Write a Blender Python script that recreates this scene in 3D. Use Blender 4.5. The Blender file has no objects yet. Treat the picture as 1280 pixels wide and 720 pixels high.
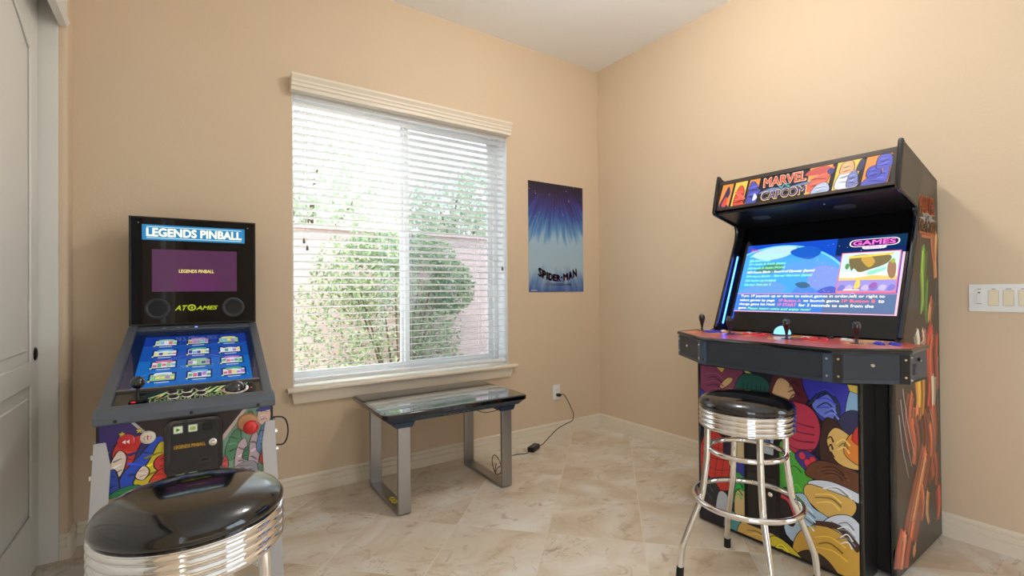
import bpy, bmesh, math, random
from mathutils import Vector as V, Matrix
random.seed(7)
PI = math.pi
S = bpy.context.scene
COL = S.collection
# ------------------------------------------------------------------ camera
CAM = V((-2.98254, -3.02084, 1.174)); FPX = 599.3
yaw, pitch, roll = math.radians(34.352), math.radians(0.3996), math.radians(-0.4675)
fw = V((math.sin(yaw)*math.cos(pitch), math.cos(yaw)*math.cos(pitch), math.sin(pitch)))
r0 = V((math.cos(yaw), -math.sin(yaw), 0)); u0 = r0.cross(fw)
rt = math.cos(roll)*r0 + math.sin(roll)*u0; up = rt.cross(fw)
cd = bpy.data.cameras.new('camera'); cam = bpy.data.objects.new('camera', cd); COL.objects.link(cam)
cd.sensor_width = 36; cd.lens = FPX/1280*36; cd.clip_start = .02
cam.matrix_world = Matrix(((rt.x, up.x, -fw.x, CAM.x), (rt.y, up.y, -fw.y, CAM.y), (rt.z, up.z, -fw.z, CAM.z), (0, 0, 0, 1)))
S.camera = cam
# ------------------------------------------------------------------ world, sun, exposure
w = bpy.data.worlds.new('sky'); S.world = w; w.use_nodes = True
bg = w.node_tree.nodes['Background']; bg.inputs[0].default_value = (.74, .87, 1, 1); bg.inputs[1].default_value = 4.2
sd = bpy.data.lights.new('sun', 'SUN'); sd.energy = 4; sd.angle = .02; sd.color = (1, .97, .93)
so = bpy.data.objects.new('sun', sd); COL.objects.link(so); so.rotation_euler = (math.radians(38), 0, math.radians(-65))
def portal(name, loc, rot, sx, sy):
    l = bpy.data.lights.new(name, 'AREA'); l.shape = 'RECTANGLE'; l.size = sx; l.size_y = sy; l.cycles.is_portal = True
    o = bpy.data.objects.new(name, l); COL.objects.link(o); o.location = loc; o.rotation_euler = rot
portal('window_portal', (-1.709, .21, 1.49), (-PI/2, 0, 0), 1.5, 1.75)
portal('added_patio_portal', (-3.62, -4.2, 1.2), (0, -PI/2, 0), 2.4, 1.4)  # sky light through the added patio opening
portal('added_side_portal', (.2, -4.8, 1.35), (0, PI/2, 0), 1.9, 2.4)  # sky light through the added right wall opening
LAMP_E = 70
VS = S.view_settings
VS.view_transform = 'Standard'; VS.look = 'None'; VS.gamma = 1; VS.exposure = 0.32; VS.use_curve_mapping = False
# ------------------------------------------------------------------ helpers
def lin(c):
    return tuple(((x/255)/12.92 if x/255 <= .04045 else ((x/255+.055)/1.055)**2.4) for x in c)
def nodes(name):
    m = bpy.data.materials.new(name); m.use_nodes = True
    nt = m.node_tree; b = nt.nodes['Principled BSDF']; return m, nt, b
MC = {}
def mat(name, rgb, rough=.5, metal=0, var=.06, scale=20, bump=0, emit=0, coat=0, spec=.5, bscale=None):
    if name in MC: return MC[name]
    m, nt, b = nodes(name); c = lin(rgb); N = nt.nodes; L = nt.links
    b.inputs['Roughness'].default_value = rough; b.inputs['Metallic'].default_value = metal
    b.inputs['Specular IOR Level'].default_value = spec; b.inputs['Coat Weight'].default_value = coat; b.inputs['Coat Roughness'].default_value = .05
    tc = N.new('ShaderNodeTexCoord'); no = N.new('ShaderNodeTexNoise'); no.inputs['Scale'].default_value = scale; no.inputs['Detail'].default_value = 4
    L.new(tc.outputs['Object'], no.inputs['Vector'])
    mx = N.new('ShaderNodeMix'); mx.data_type = 'RGBA'
    mx.inputs[6].default_value = (*[x*(1-var) for x in c], 1); mx.inputs[7].default_value = (*[min(1, x*(1+var)) for x in c], 1)
    L.new(no.outputs['Fac'], mx.inputs[0]); L.new(mx.outputs[2], b.inputs['Base Color'])
    if emit:
        b.inputs['Emission Color'].default_value = (*c, 1); b.inputs['Emission Strength'].default_value = emit
    if bump:
        n2 = N.new('ShaderNodeTexNoise'); n2.inputs['Scale'].default_value = bscale or scale*4; n2.inputs['Detail'].default_value = 3
        L.new(tc.outputs['Object'], n2.inputs['Vector'])
        bp = N.new('ShaderNodeBump'); bp.inputs['Strength'].default_value = bump; bp.inputs['Distance'].default_value = .004
        L.new(n2.outputs['Fac'], bp.inputs['Height']); L.new(bp.outputs['Normal'], b.inputs['Normal'])
    MC[name] = m; return m
def flat(rgb, emit=0, rough=.35):
    n = 'print_%d_%d_%d_%d_%d' % (*rgb, int(emit*100), int(rough*100))
    if n in MC: return MC[n]
    m, nt, b = nodes(n); c = lin(rgb)
    b.inputs['Base Color'].default_value = (*(c if not emit else [x*.1 for x in c]), 1); b.inputs['Roughness'].default_value = rough
    if emit: b.inputs['Emission Color'].default_value = (*c, 1); b.inputs['Emission Strength'].default_value = emit
    MC[n] = m; return m
def glassmat(name, tint=(1, 1, 1), refl=.08, fac_mul=1.0):
    m, nt, b = nodes(name); N = nt.nodes; L = nt.links; N.remove(b)
    t = N.new('ShaderNodeBsdfTransparent'); t.inputs[0].default_value = (*tint, 1)
    g = N.new('ShaderNodeBsdfGlossy'); g.inputs['Roughness'].default_value = .01
    f = N.new('ShaderNodeFresnel'); f.inputs[0].default_value = 1.5
    mu = N.new('ShaderNodeMath'); mu.operation = 'MULTIPLY'; mu.inputs[1].default_value = fac_mul; L.new(f.outputs[0], mu.inputs[0])
    ge = N.new('ShaderNodeNewGeometry'); iv = N.new('ShaderNodeMath'); iv.operation = 'SUBTRACT'; iv.inputs[0].default_value = 1; L.new(ge.outputs['Backfacing'], iv.inputs[1])
    m2 = N.new('ShaderNodeMath'); m2.operation = 'MULTIPLY'; L.new(mu.outputs[0], m2.inputs[0]); L.new(iv.outputs[0], m2.inputs[1]); mu = m2
    mx = N.new('ShaderNodeMixShader'); L.new(mu.outputs[0], mx.inputs[0]); L.new(t.outputs[0], mx.inputs[1]); L.new(g.outputs[0], mx.inputs[2])
    L.new(mx.outputs[0], N['Material Output'].inputs[0]); return m
def link(name, me, m=None, parent=None):
    o = bpy.data.objects.new(name, me); COL.objects.link(o); o.parent = parent
    if m: me.materials.append(m)
    return o
def tag(o, label=None, cat=None, group=None, kind=None):
    if label: o['label'] = label
    if cat: o['category'] = cat
    if group: o['group'] = group
    if kind: o['kind'] = kind
    return o
def thing(name, label, cat, loc=(0, 0, 0), rz=0, group=None, kind=None):
    o = bpy.data.objects.new(name, None); COL.objects.link(o); o.location = loc; o.rotation_euler = (0, 0, rz); o.empty_display_size = .1
    return tag(o, label, cat, group, kind)
class MB:
    def __init__(s): s.v = []; s.f = []
    def add(s, vs, fs):
        n = len(s.v); s.v += [V(x) for x in vs]; s.f += [[i+n for i in f] for f in fs]; return s
    def box(s, x0, x1, y0, y1, z0, z1):
        return s.add([(x, y, z) for x in (x0, x1) for y in (y0, y1) for z in (z0, z1)],
                     [(0, 1, 3, 2), (4, 6, 7, 5), (0, 4, 5, 1), (2, 3, 7, 6), (0, 2, 6, 4), (1, 5, 7, 3)])
    def obox(s, o, ux, uy, uz):
        o, ux, uy, uz = V(o), V(ux), V(uy), V(uz)
        return s.add([o+ux*i+uy*j+uz*k for i in (0, 1) for j in (0, 1) for k in (0, 1)],
                     [(0, 1, 3, 2), (4, 6, 7, 5), (0, 4, 5, 1), (2, 3, 7, 6), (0, 2, 6, 4), (1, 5, 7, 3)])
    def prism(s, pts, fn, d0, d1):
        n = len(pts)
        return s.add([fn(a, b, d0) for a, b in pts]+[fn(a, b, d1) for a, b in pts],
                     [list(range(n))[::-1], list(range(n, 2*n))]+[[i, (i+1) % n, n+(i+1) % n, n+i] for i in range(n)])
    def tube(s, path, r, seg=10, closed=False):
        path = [V(p) for p in path]; n = len(path); rs = r if isinstance(r, (list, tuple)) else [r]*n
        def tan(i):
            if closed: return (path[(i+1) % n]-path[i-1]).normalized()
            return (path[min(i+1, n-1)]-path[max(i-1, 0)]).normalized()
        t = tan(0); a = V((0, 0, 1)) if abs(t.z) < .9 else V((1, 0, 0)); nn = (a-t*a.dot(t)).normalized(); vs = []
        for i in range(n):
            t = tan(i); nn = (nn-t*nn.dot(t)).normalized(); bb = t.cross(nn)
            vs += [path[i]+(nn*math.cos(2*PI*k/seg)+bb*math.sin(2*PI*k/seg))*rs[i] for k in range(seg)]
        fs = []
        for i in range(n if closed else n-1):
            j = (i+1) % n
            off = 0
            if closed and j == 0:
                best = min(range(seg), key=lambda o_: (vs[i*seg]-vs[o_]).length); off = best
            fs += [[i*seg+k, i*seg+(k+1) % seg, j*seg+(k+1+off) % seg, j*seg+(k+off) % seg] for k in range(seg)]
        if not closed: fs += [list(range(seg))[::-1], list(range((n-1)*seg, n*seg))]
        return s.add(vs, fs)
    def cyl(s, p0, p1, r0, r1=None, seg=20): return s.tube([p0, p1], [r0, r0 if r1 is None else r1], seg)
    def lathe(s, prof, c=(0, 0, 0), seg=32, axis='z'):
        c = V(c); vs = []; fs = []; n = len(prof)
        for r, z in prof:
            for k in range(seg):
                a = 2*PI*k/seg; x, y = r*math.cos(a), r*math.sin(a)
                vs.append(c+(V((x, y, z)) if axis == 'z' else V((x, -z, y)) if axis == '-y' else V((z, x, y))))
        for i in range(n-1):
            fs += [[i*seg+k, i*seg+(k+1) % seg, (i+1)*seg+(k+1) % seg, (i+1)*seg+k] for k in range(seg)]
        fs += [list(range(seg))[::-1], list(range((n-1)*seg, n*seg))]
        return s.add(vs, fs)
    def mesh(s, name, smooth=30):
        me = bpy.data.meshes.new(name); me.from_pydata(s.v, [], s.f); me.validate()
        bm = bmesh.new(); bm.from_mesh(me); bmesh.ops.recalc_face_normals(bm, faces=bm.faces); bm.to_mesh(me); bm.free()
        if smooth: me.shade_smooth(); me.set_sharp_from_angle(angle=math.radians(smooth))
        return me
    def build(s, name, m, parent=None, smooth=35, bevel=0, bseg=2):
        o = link(name, s.mesh(name, smooth), m, parent)
        if bevel:
            b = o.modifiers.new('bevel', 'BEVEL'); b.width = bevel; b.segments = bseg; b.limit_method = 'ANGLE'; b.angle_limit = math.radians(40)
        return o
XZ = lambda a, b, d: (a, d, b)
YZ = lambda a, b, d: (d, a, b)
XY = lambda a, b, d: (a, b, d)
def rrect(x0, x1, y0, y1, r, seg=5):
    out = []
    for cx, cy, a0 in ((x1-r, y1-r, 0), (x0+r, y1-r, 90), (x0+r, y0+r, 180), (x1-r, y0+r, 270)):
        for k in range(seg+1):
            a = math.radians(a0+90*k/seg); out.append((cx+r*math.cos(a), cy+r*math.sin(a)))
    return out
def curve(pts, n=6, closed=False):
    pts = [V(p) for p in pts]; m = len(pts); out = []
    for i in range(m if closed else m-1):
        g = (lambda j: pts[j % m]) if closed else (lambda j: pts[max(0, min(m-1, j))])
        a, b, c, d = g(i-1), g(i), g(i+1), g(i+2)
        for k in range(n):
            t = k/n; out.append(.5*((2*b)+(c-a)*t+(2*a-5*b+4*c-d)*t*t+(3*b-a-3*c+d)*t**3))
    if not closed: out.append(pts[-1])
    return out
def ell(cx, cy, rx, ry=None, rot=0, n=24):
    ry = rx if ry is None else ry; c, s_ = math.cos(math.radians(rot)), math.sin(math.radians(rot)); o = []
    for k in range(n):
        x, y = rx*math.cos(2*PI*k/n), ry*math.sin(2*PI*k/n); o.append((cx+x*c-y*s_, cy+x*s_+y*c))
    return o
def sm(*pts): return [(p.x, p.y) for p in curve([(a, b, 0) for a, b in pts], 5, True)]
def band(pts, w0, w1=None):
    w1 = w0 if w1 is None else w1; P = curve([(a, b, 0) for a, b in pts], 6); n = len(P); L, R = [], []
    for i in range(n):
        t = (P[min(i+1, n-1)]-P[max(0, i-1)]).normalized(); w_ = w0+(w1-w0)*i/(n-1)
        L.append((P[i].x-t.y*w_/2, P[i].y+t.x*w_/2)); R.append((P[i].x+t.y*w_/2, P[i].y-t.x*w_/2))
    return L+R[::-1]
def rc(x0, x1, y0, y1): return [(x0, y0), (x1, y0), (x1, y1), (x0, y1)]
def clip01(p, lo=(0, 0), hi=(1, 1)):
    for ax, lim, sg in ((0, lo[0], 1), (0, hi[0], -1), (1, lo[1], 1), (1, hi[1], -1)):
        q = []
        for i in range(len(p)):
            a, b = p[i-1], p[i]; da, db = (a[ax]-lim)*sg, (b[ax]-lim)*sg
            if da*db < 0:
                t = da/(da-db); q.append((a[0]+(b[0]-a[0])*t, a[1]+(b[1]-a[1])*t))
            if db >= 0: q.append(b)
        p = q
        if len(p) < 3: return []
    return p
def grow(p, d):
    n = len(p); ar = sum(p[i-1][0]*p[i][1]-p[i][0]*p[i-1][1] for i in range(n)); sg = 1 if ar > 0 else -1; o = []
    for i in range(n):
        a, b, c = V((*p[i-1], 0)), V((*p[i], 0)), V((*p[(i+1) % n], 0)); t = c-a
        if t.length < 1e-9: o.append(p[i]); continue
        t.normalize(); o.append((b.x+t.y*d*sg, b.y-t.x*d*sg))
    return o
def art(name, parent, O, U, W, shapes, emit=0, rough=.35, step=.00012, asp=None, lo=(0, 0), hi=(1, 1)):
    """flat print: coloured outlines in the panel's own plane, laid one over the other like ink"""
    O, U, W = V(O), V(U), V(W); n = U.cross(W).normalized(); me = bpy.data.meshes.new(name); vs, fs, mi, ms = [], [], [], []
    k = 0
    for sh in shapes:
        pts, rgb = sh[0], sh[1]; passes = [(pts, rgb)]
        if len(sh) > 2 and sh[2]: passes.insert(0, (grow(pts, sh[2]), sh[3] if len(sh) > 3 else (15, 12, 18)))
        for p, c in passes:
            p = clip01(p, lo, hi)
            if len(p) < 3: continue
            k += 1; m = flat(c, emit, rough)
            if m not in ms: ms.append(m)
            b = len(vs); vs += [O+U*x+W*y+n*step*k for x, y in p]; fs.append(list(range(b, b+len(p)))); mi.append(ms.index(m))
    me.from_pydata(vs, [], fs)
    for m in ms: me.materials.append(m)
    for i, q in enumerate(me.polygons): q.material_index = mi[i] if i < len(mi) else 0
    return link(name, me, None, parent)
def text(name, s, parent, O, U, W, box, m, off=.0, lift=.0015, shear=0, keep=False):
    """lettering fitted into box=(x0,x1,y0,y1) of the plane O,U,W (unit vectors)"""
    cu = bpy.data.curves.new(name, 'FONT'); cu.body = s; cu.shear = shear; cu.resolution_u = 3
    o = bpy.data.objects.new(name, cu); COL.objects.link(o); dg = bpy.context.evaluated_depsgraph_get(); dg.update()
    me = bpy.data.meshes.new_from_object(o.evaluated_get(dg)); bpy.data.objects.remove(o); me.name = name
    if off and len(me.vertices):          # heavier strokes: the same glyphs struck a few times around their place
        bv = [v.co.copy() for v in me.vertices]; bf = [list(p.vertices) for p in me.polygons]; n_ = len(bv); vv, ff = list(bv), list(bf); nn = 6 if len(s) > 20 else 10
        for k in range(nn):
            d_ = V((math.cos(2*PI*k/nn)*off*.9, math.sin(2*PI*k/nn)*off*.9, 0)); b0 = len(vv); vv += [v+d_ for v in bv]; ff += [[i+b0 for i in f] for f in bf]
        bpy.data.meshes.remove(me); me = bpy.data.meshes.new(name); me.from_pydata(vv, [], ff)
    xs = [v.co.x for v in me.vertices]; ys = [v.co.y for v in me.vertices]
    if not xs: return None
    x0, x1, y0, y1 = min(xs), max(xs), min(ys), max(ys); O, U, W = V(O), V(U).normalized(), V(W).normalized(); n = U.cross(W)
    sx = (box[1]-box[0])/(x1-x0); sy = (box[3]-box[2])/max(1e-6, y1-y0)
    for v in me.vertices:
        a = box[0]+(v.co.x-x0)*sx; b = box[2]+(v.co.y-y0)*sy; v.co = O+U*a+W*b+n*lift
    me.materials.clear(); return link(name, me, m, parent)
def inked(shapes, seed=1, n=3):
    """adds brush strokes (a darker and a lighter one in turn) inside every outlined colour patch of a print"""
    r = random.Random(seed); out = []
    for sh in shapes:
        out.append(sh)
        if len(sh) < 3 or not sh[2]: continue
        xs, ys = [p[0] for p in sh[0]], [p[1] for p in sh[0]]; cx, cy = sum(xs)/len(xs), sum(ys)/len(ys); w_, h_ = max(xs)-min(xs), max(ys)-min(ys)
        for k in range(n):
            t = (k+.5)/n-.5; c = tuple(max(0, min(255, int(x*(.6, 1.25)[k % 2]))) for x in sh[1]); a = r.uniform(-.2, .2)
            out.append((band([(cx-w_*.26, cy+h_*(t*.6-a*.3)), (cx+w_*a, cy+h_*(t*.6+.05)), (cx+w_*.24, cy+h_*(t*.6+a*.3))], h_*.05, h_*.015), c))
    return out
def ray(px, py): return fw+rt*((px-640)/FPX)-up*((py-360)/FPX)
# ------------------------------------------------------------------ materials of the room
def wall_mat(name, rgb):
    m, nt, b = nodes(name); N, L = nt.nodes, nt.links; c = lin(rgb); tc = N.new('ShaderNodeTexCoord')
    n1 = N.new('ShaderNodeTexNoise'); n1.inputs['Scale'].default_value = 90; n1.inputs['Detail'].default_value = 3; L.new(tc.outputs['Object'], n1.inputs['Vector'])
    n2 = N.new('ShaderNodeTexNoise'); n2.inputs['Scale'].default_value = 1.3; L.new(tc.outputs['Object'], n2.inputs['Vector'])
    mx = N.new('ShaderNodeMix'); mx.data_type = 'RGBA'; mx.inputs[6].default_value = (*[x*.97 for x in c], 1); mx.inputs[7].default_value = (*[x*1.03 for x in c], 1)
    L.new(n2.outputs['Fac'], mx.inputs[0]); L.new(mx.outputs[2], b.inputs['Base Color']); b.inputs['Roughness'].default_value = .6; b.inputs['Specular IOR Level'].default_value = .3
    bp = N.new('ShaderNodeBump'); bp.inputs['Strength'].default_value = .25; bp.inputs['Distance'].default_value = .003
    L.new(n1.outputs['Fac'], bp.inputs['Height']); L.new(bp.outputs['Normal'], b.inputs['Normal']); return m
M_wall = wall_mat('tan_wall_paint', (221, 199, 170))
M_ceil = wall_mat('ceiling_paint', (250, 251, 252))
M_trim = mat('cream_trim_paint', (236, 224, 204), .4, var=.02, scale=3)
M_door = mat('white_door_paint', (232, 230, 222), .38, var=.02, scale=3)
M_white = mat('white_vinyl', (240, 241, 240), .35, var=.02)
M_blind = mat('white_blind', (244, 244, 242), .4, var=.02)
M_black = mat('black_plastic', (16, 16, 18), .4)
M_rubber = mat('black_rubber', (20, 20, 21), .7)
M_chrome = mat('chrome', (232, 230, 228), .06, 1, var=.02)
M_steel = mat('brushed_steel', (170, 168, 168), .36, 1, var=.05, scale=60)
def tile_mat():
    m, nt, b = nodes('travertine_tile'); N, L = nt.nodes, nt.links
    ge = N.new('ShaderNodeNewGeometry'); oi = N.new('ShaderNodeObjectInfo')
    mp = N.new('ShaderNodeVectorMath'); mp.operation = 'MULTIPLY_ADD'; mp.inputs[1].default_value = (1, 1, 1)
    sc = N.new('ShaderNodeVectorMath'); sc.operation = 'SCALE'; cmb = N.new('ShaderNodeCombineXYZ')
    for i in range(3): L.new(oi.outputs['Random'], cmb.inputs[i])
    L.new(cmb.outputs[0], sc.inputs[0]); sc.inputs['Scale'].default_value = 37
    L.new(ge.outputs['Position'], mp.inputs[0]); L.new(sc.outputs[0], mp.inputs[2])
    rotn = N.new('ShaderNodeMapping'); rotn.inputs['Rotation'].default_value = (0, 0, .6); rotn.inputs['Scale'].default_value = (1, 1.35, 1); L.new(mp.outputs[0], rotn.inputs[0])
    def noise(s, d, dist, r=.55):
        n = N.new('ShaderNodeTexNoise'); n.inputs['Scale'].default_value = s; n.inputs['Detail'].default_value = d; n.inputs['Distortion'].default_value = dist; n.inputs['Roughness'].default_value = r
        L.new(rotn.outputs[0], n.inputs['Vector']); return n
    a, c, e = noise(2.6, 6, .9), noise(6, 8, 1.6, .65), noise(30, 4, .3)
    r1 = N.new('ShaderNodeValToRGB'); el = r1.color_ramp.elements
    el[0].position, el[0].color = .32, (*lin((206, 184, 156)), 1); el[1].position, el[1].color = .7, (*lin((236, 231, 221)), 1)
    q = el.new(.5); q.color = (*lin((222, 208, 188)), 1); L.new(a.outputs['Fac'], r1.inputs[0])
    r2 = N.new('ShaderNodeValToRGB'); r2.color_ramp.elements[0].position = .27; r2.color_ramp.elements[0].color = (1, 1, 1, 1); r2.color_ramp.elements[1].position = .43; r2.color_ramp.elements[1].color = (0, 0, 0, 1)
    L.new(c.outputs['Fac'], r2.inputs[0])
    mx = N.new('ShaderNodeMix'); mx.data_type = 'RGBA'; mx.inputs[7].default_value = (*lin((160, 126, 92)), 1)
    ml = N.new('ShaderNodeMath'); ml.operation = 'MULTIPLY'; ml.inputs[1].default_value = .75; L.new(r2.outputs[0], ml.inputs[0]); L.new(ml.outputs[0], mx.inputs[0]); L.new(r1.outputs[0], mx.inputs[6])
    v1, v2 = noise(4.5, 9, 1.4, .6), noise(1.7, 3, .4)
    def mth(op, a_, b_): n = N.new('ShaderNodeMath'); n.operation = op; n.use_clamp = op == 'MULTIPLY'; [L.new(x, n.inputs[i]) if hasattr(x, 'is_linked') else setattr(n.inputs[i], 'default_value', x) for i, x in enumerate((a_, b_))]; return n.outputs[0]
    rid = mth('ABSOLUTE', mth('SUBTRACT', v1.outputs['Fac'], .5), 0.)
    rr = N.new('ShaderNodeMapRange'); rr.inputs[1].default_value = 0; rr.inputs[2].default_value = .014; rr.inputs[3].default_value = 1; rr.inputs[4].default_value = 0; L.new(rid, rr.inputs[0])
    rm = N.new('ShaderNodeMapRange'); rm.inputs[1].default_value = .5; rm.inputs[2].default_value = .62; L.new(v2.outputs['Fac'], rm.inputs[0])
    vm = mth('MULTIPLY', mth('MULTIPLY', rr.outputs[0], rm.outputs[0]), .6)
    my = N.new('ShaderNodeMix'); my.data_type = 'RGBA'; my.inputs[7].default_value = (*lin((150, 116, 82)), 1); L.new(vm, my.inputs[0]); L.new(mx.outputs[2], my.inputs[6]); mx = my
    L.new(mx.outputs[2], b.inputs['Base Color']); b.inputs['Roughness'].default_value = .33
    bp = N.new('ShaderNodeBump'); bp.inputs['Strength'].default_value = .08; bp.inputs['Distance'].default_value = .003; L.new(e.outputs['Fac'], bp.inputs['Height']); L.new(bp.outputs[0], b.inputs['Normal'])
    return m
# ------------------------------------------------------------------ room shell
H = 3.085; XL = -3.415; YR = -7.0; T = .18
WX0, WX1, WZ0, WZ1 = -2.462, -.957, .60, 2.40
def struct(o, label, cat): return tag(o, label, cat, kind='structure')
struct(MB().box(XL-.2, T, YR-T, T, -.12, -.0008).build('floor', mat('grout', (232, 222, 204), .8), None, 0), 'beige stone tile floor laid on the diagonal with pale grout', 'floor')
floor = bpy.data.objects['floor']
MT = tile_mat(); P_ = .4555; ang = math.radians(44.2)
e1, e2 = V((math.cos(ang), math.sin(ang), 0)), V((math.cos(ang+PI/2), math.sin(ang+PI/2), 0))
o0 = (V((-1.216, -1.511, 0))+V((-1.538, -1.187, 0)))/2 - (e2*.5)*P_       # a measured grout crossing
full = None; g = .0028; nt_ = 0
bnd = ((XL-.19, YR), (0, 0))
for i in range(-16, 17):
    for j in range(-16, 17):
        c0 = o0+e1*P_*i+e2*P_*j
        q = [c0+e1*g+e2*g, c0+e1*(P_-g)+e2*g, c0+e1*(P_-g)+e2*(P_-g), c0+e1*g+e2*(P_-g)]
        pts = [(p.x, p.y) for p in q]; cl = clip01(pts, (XL-.14, YR+.002), (-.002, -.002))
        if len(cl) < 3: continue
        if max(p[1] for p in cl) < -6.5 and False: continue
        ar = abs(sum(cl[k-1][0]*cl[k][1]-cl[k][0]*cl[k-1][1] for k in range(len(cl))))/2
        if ar < .0005: continue
        ctr = c0+(e1+e2)*P_*.5; whole = abs(ar-(P_-2*g)**2) < 1e-6
        if whole and full: me = full
        else:
            me = MB().prism([(a-ctr.x, b-ctr.y) for a, b in cl], XY, -.0007, 0).mesh('tile', 0); me.materials.append(MT)
            if whole: full = me
        o = link('tile', me, None, floor); o.location = (ctr.x, ctr.y, 0); nt_ += 1
struct(MB().box(XL-.2, T, YR-T, T, H, H+.1).build('ceiling', M_ceil, None, 0), 'smooth off white ceiling', 'ceiling')
b = MB(); b.box(XL-.2, WX0, 0, T, 0, H); b.box(WX1, T, 0, T, 0, H); b.box(WX0, WX1, 0, T, 0, WZ0); b.box(WX0, WX1, 0, T, WZ1, H)
struct(b.build('wall_back', M_wall, None, 0), 'tan painted wall holding the wide window', 'wall')
b = MB(); b.box(0, T, -3.6, 0, 0, H); b.box(0, T, YR, -6.0, 0, H); b.box(0, T, -6.0, -3.6, 0, .4); b.box(0, T, -6.0, -3.6, 2.3, H)
struct(b.build('wall_right', M_wall, None, 0), 'tan painted wall behind the tall arcade cabinet', 'wall')
DY0, DY1, DZ = -2.35, -.115, 2.52; PY0, PY1 = -4.9, -3.5
b = MB()
stub = [(XL-.2, 0), (XL-.2, DY1), (XL-.02, DY1)]+[(XL-.02+.02*math.sin(math.radians(t)), DY1+.02-.02*math.cos(math.radians(t))) for t in range(15, 91, 15)]+[(XL, 0)]
b.prism(stub, XY, 0, H); b.box(XL-.2, XL, DY0, DY1, DZ, H); b.box(XL-.2, XL, PY1, DY0, 0, H); b.box(XL-.2, XL, YR, PY0, 0, H); b.box(XL-.2, XL, PY0, PY1, 2.4, H); b.box(XL-.2, XL-.15, DY0, DY1, 0, DZ)
struct(b.build('wall_left', M_wall, None), 'tan painted wall around the white closet door', 'wall')
struct(MB().box(XL-.2, T, YR-T, YR, 0, H).build('wall_rear', M_wall, None, 0), 'tan painted wall behind the viewer', 'wall')
pd = thing('added_window_2', 'white framed sliding patio doors added behind the viewer for daylight', 'window', (XL-.1, (PY0+PY1)/2, 0), PI/2, kind='structure')  # unseen opening, added so cool daylight reaches the right wall
PG = glassmat('pane_glass'); hp = (PY1-PY0)/2
for a, c, y in ((-hp+.002, .03, 0), (-.03, hp-.002, .035)):
    f = MB()
    f.box(a, a+.06, y-.015, y+.015, 0, 2.395); f.box(c-.06, c, y-.015, y+.015, 0, 2.395); f.box(a+.06, c-.06, y-.015, y+.015, 0, .07); f.box(a+.06, c-.06, y-.015, y+.015, 2.33, 2.395)
    so_ = f.build('sash', M_white, pd); MB().box(a+.06, c-.06, y-.003, y+.003, .07, 2.33).build('pane', PG, so_, 0)
w3 = thing('added_window_3', 'white framed picture window added behind the viewer for daylight', 'window', (.1, -4.8, .4), PI/2, kind='structure')  # second unseen opening, added to brighten the closet door
for a, c in ((-1.198, .02), (-.02, 1.198)):
    f = MB(); f.box(a, a+.05, -.015, .015, .001, 1.899); f.box(c-.05, c, -.015, .015, .001, 1.899); f.box(a+.05, c-.05, -.015, .015, .001, .05); f.box(a+.05, c-.05, -.015, .015, 1.85, 1.899)
    so_ = f.build('sash', M_white, w3, 0); MB().box(a+.05, c-.05, -.003, .003, .05, 1.85).build('pane', PG, so_, 0)
# baseboards: stepped profile
BP = [(0, 0), (.015, 0), (.015, .052), (.0085, .055), (.0085, .057), (.0125, .060), (.0125, .083), (.006, .086), (.006, .088), (.0095, .091), (.0095, .1), (.006, .108), (0, .11)]
struct(MB().prism([(-d-.0005, z) for d, z in BP], lambda a, c, d: (d, a, c), XL+.0155, -.0005).build('baseboard_back', M_trim, None, 20), 'cream stepped baseboard under the window', 'baseboard')
struct(MB().prism([(-d-.0005, z) for d, z in BP], lambda a, c, d: (a, d, c), YR+.001, -.016).build('baseboard_right', M_trim, None, 20), 'cream stepped baseboard along the arcade cabinet wall', 'baseboard')
b = MB(); b.prism([(XL+d+.0005, z) for d, z in BP], lambda a, c, d: (a, d, c), DY1+.012, -.001)
b.prism([(DY1-d-.0005, z) for d, z in BP], lambda a, c, d: (d, a, c), XL-.028, XL+.006)
b.prism([(XL+d+.0005, z) for d, z in BP], lambda a, c, d: (a, d, c), PY1+.02, DY0-.02)
# rounded corner piece
b.prism([(XL+.006+.0095*math.sin(math.radians(t)), DY1+.009-.024*math.cos(math.radians(t))) for t in range(0, 91, 15)]+[(XL-.002, DY1+.012), (XL-.002, DY1-.0155)], XY, 0, .1)
struct(b.build('baseboard_left', M_trim, None, 20), 'cream baseboard wrapping the corner beside the closet door', 'baseboard')
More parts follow.
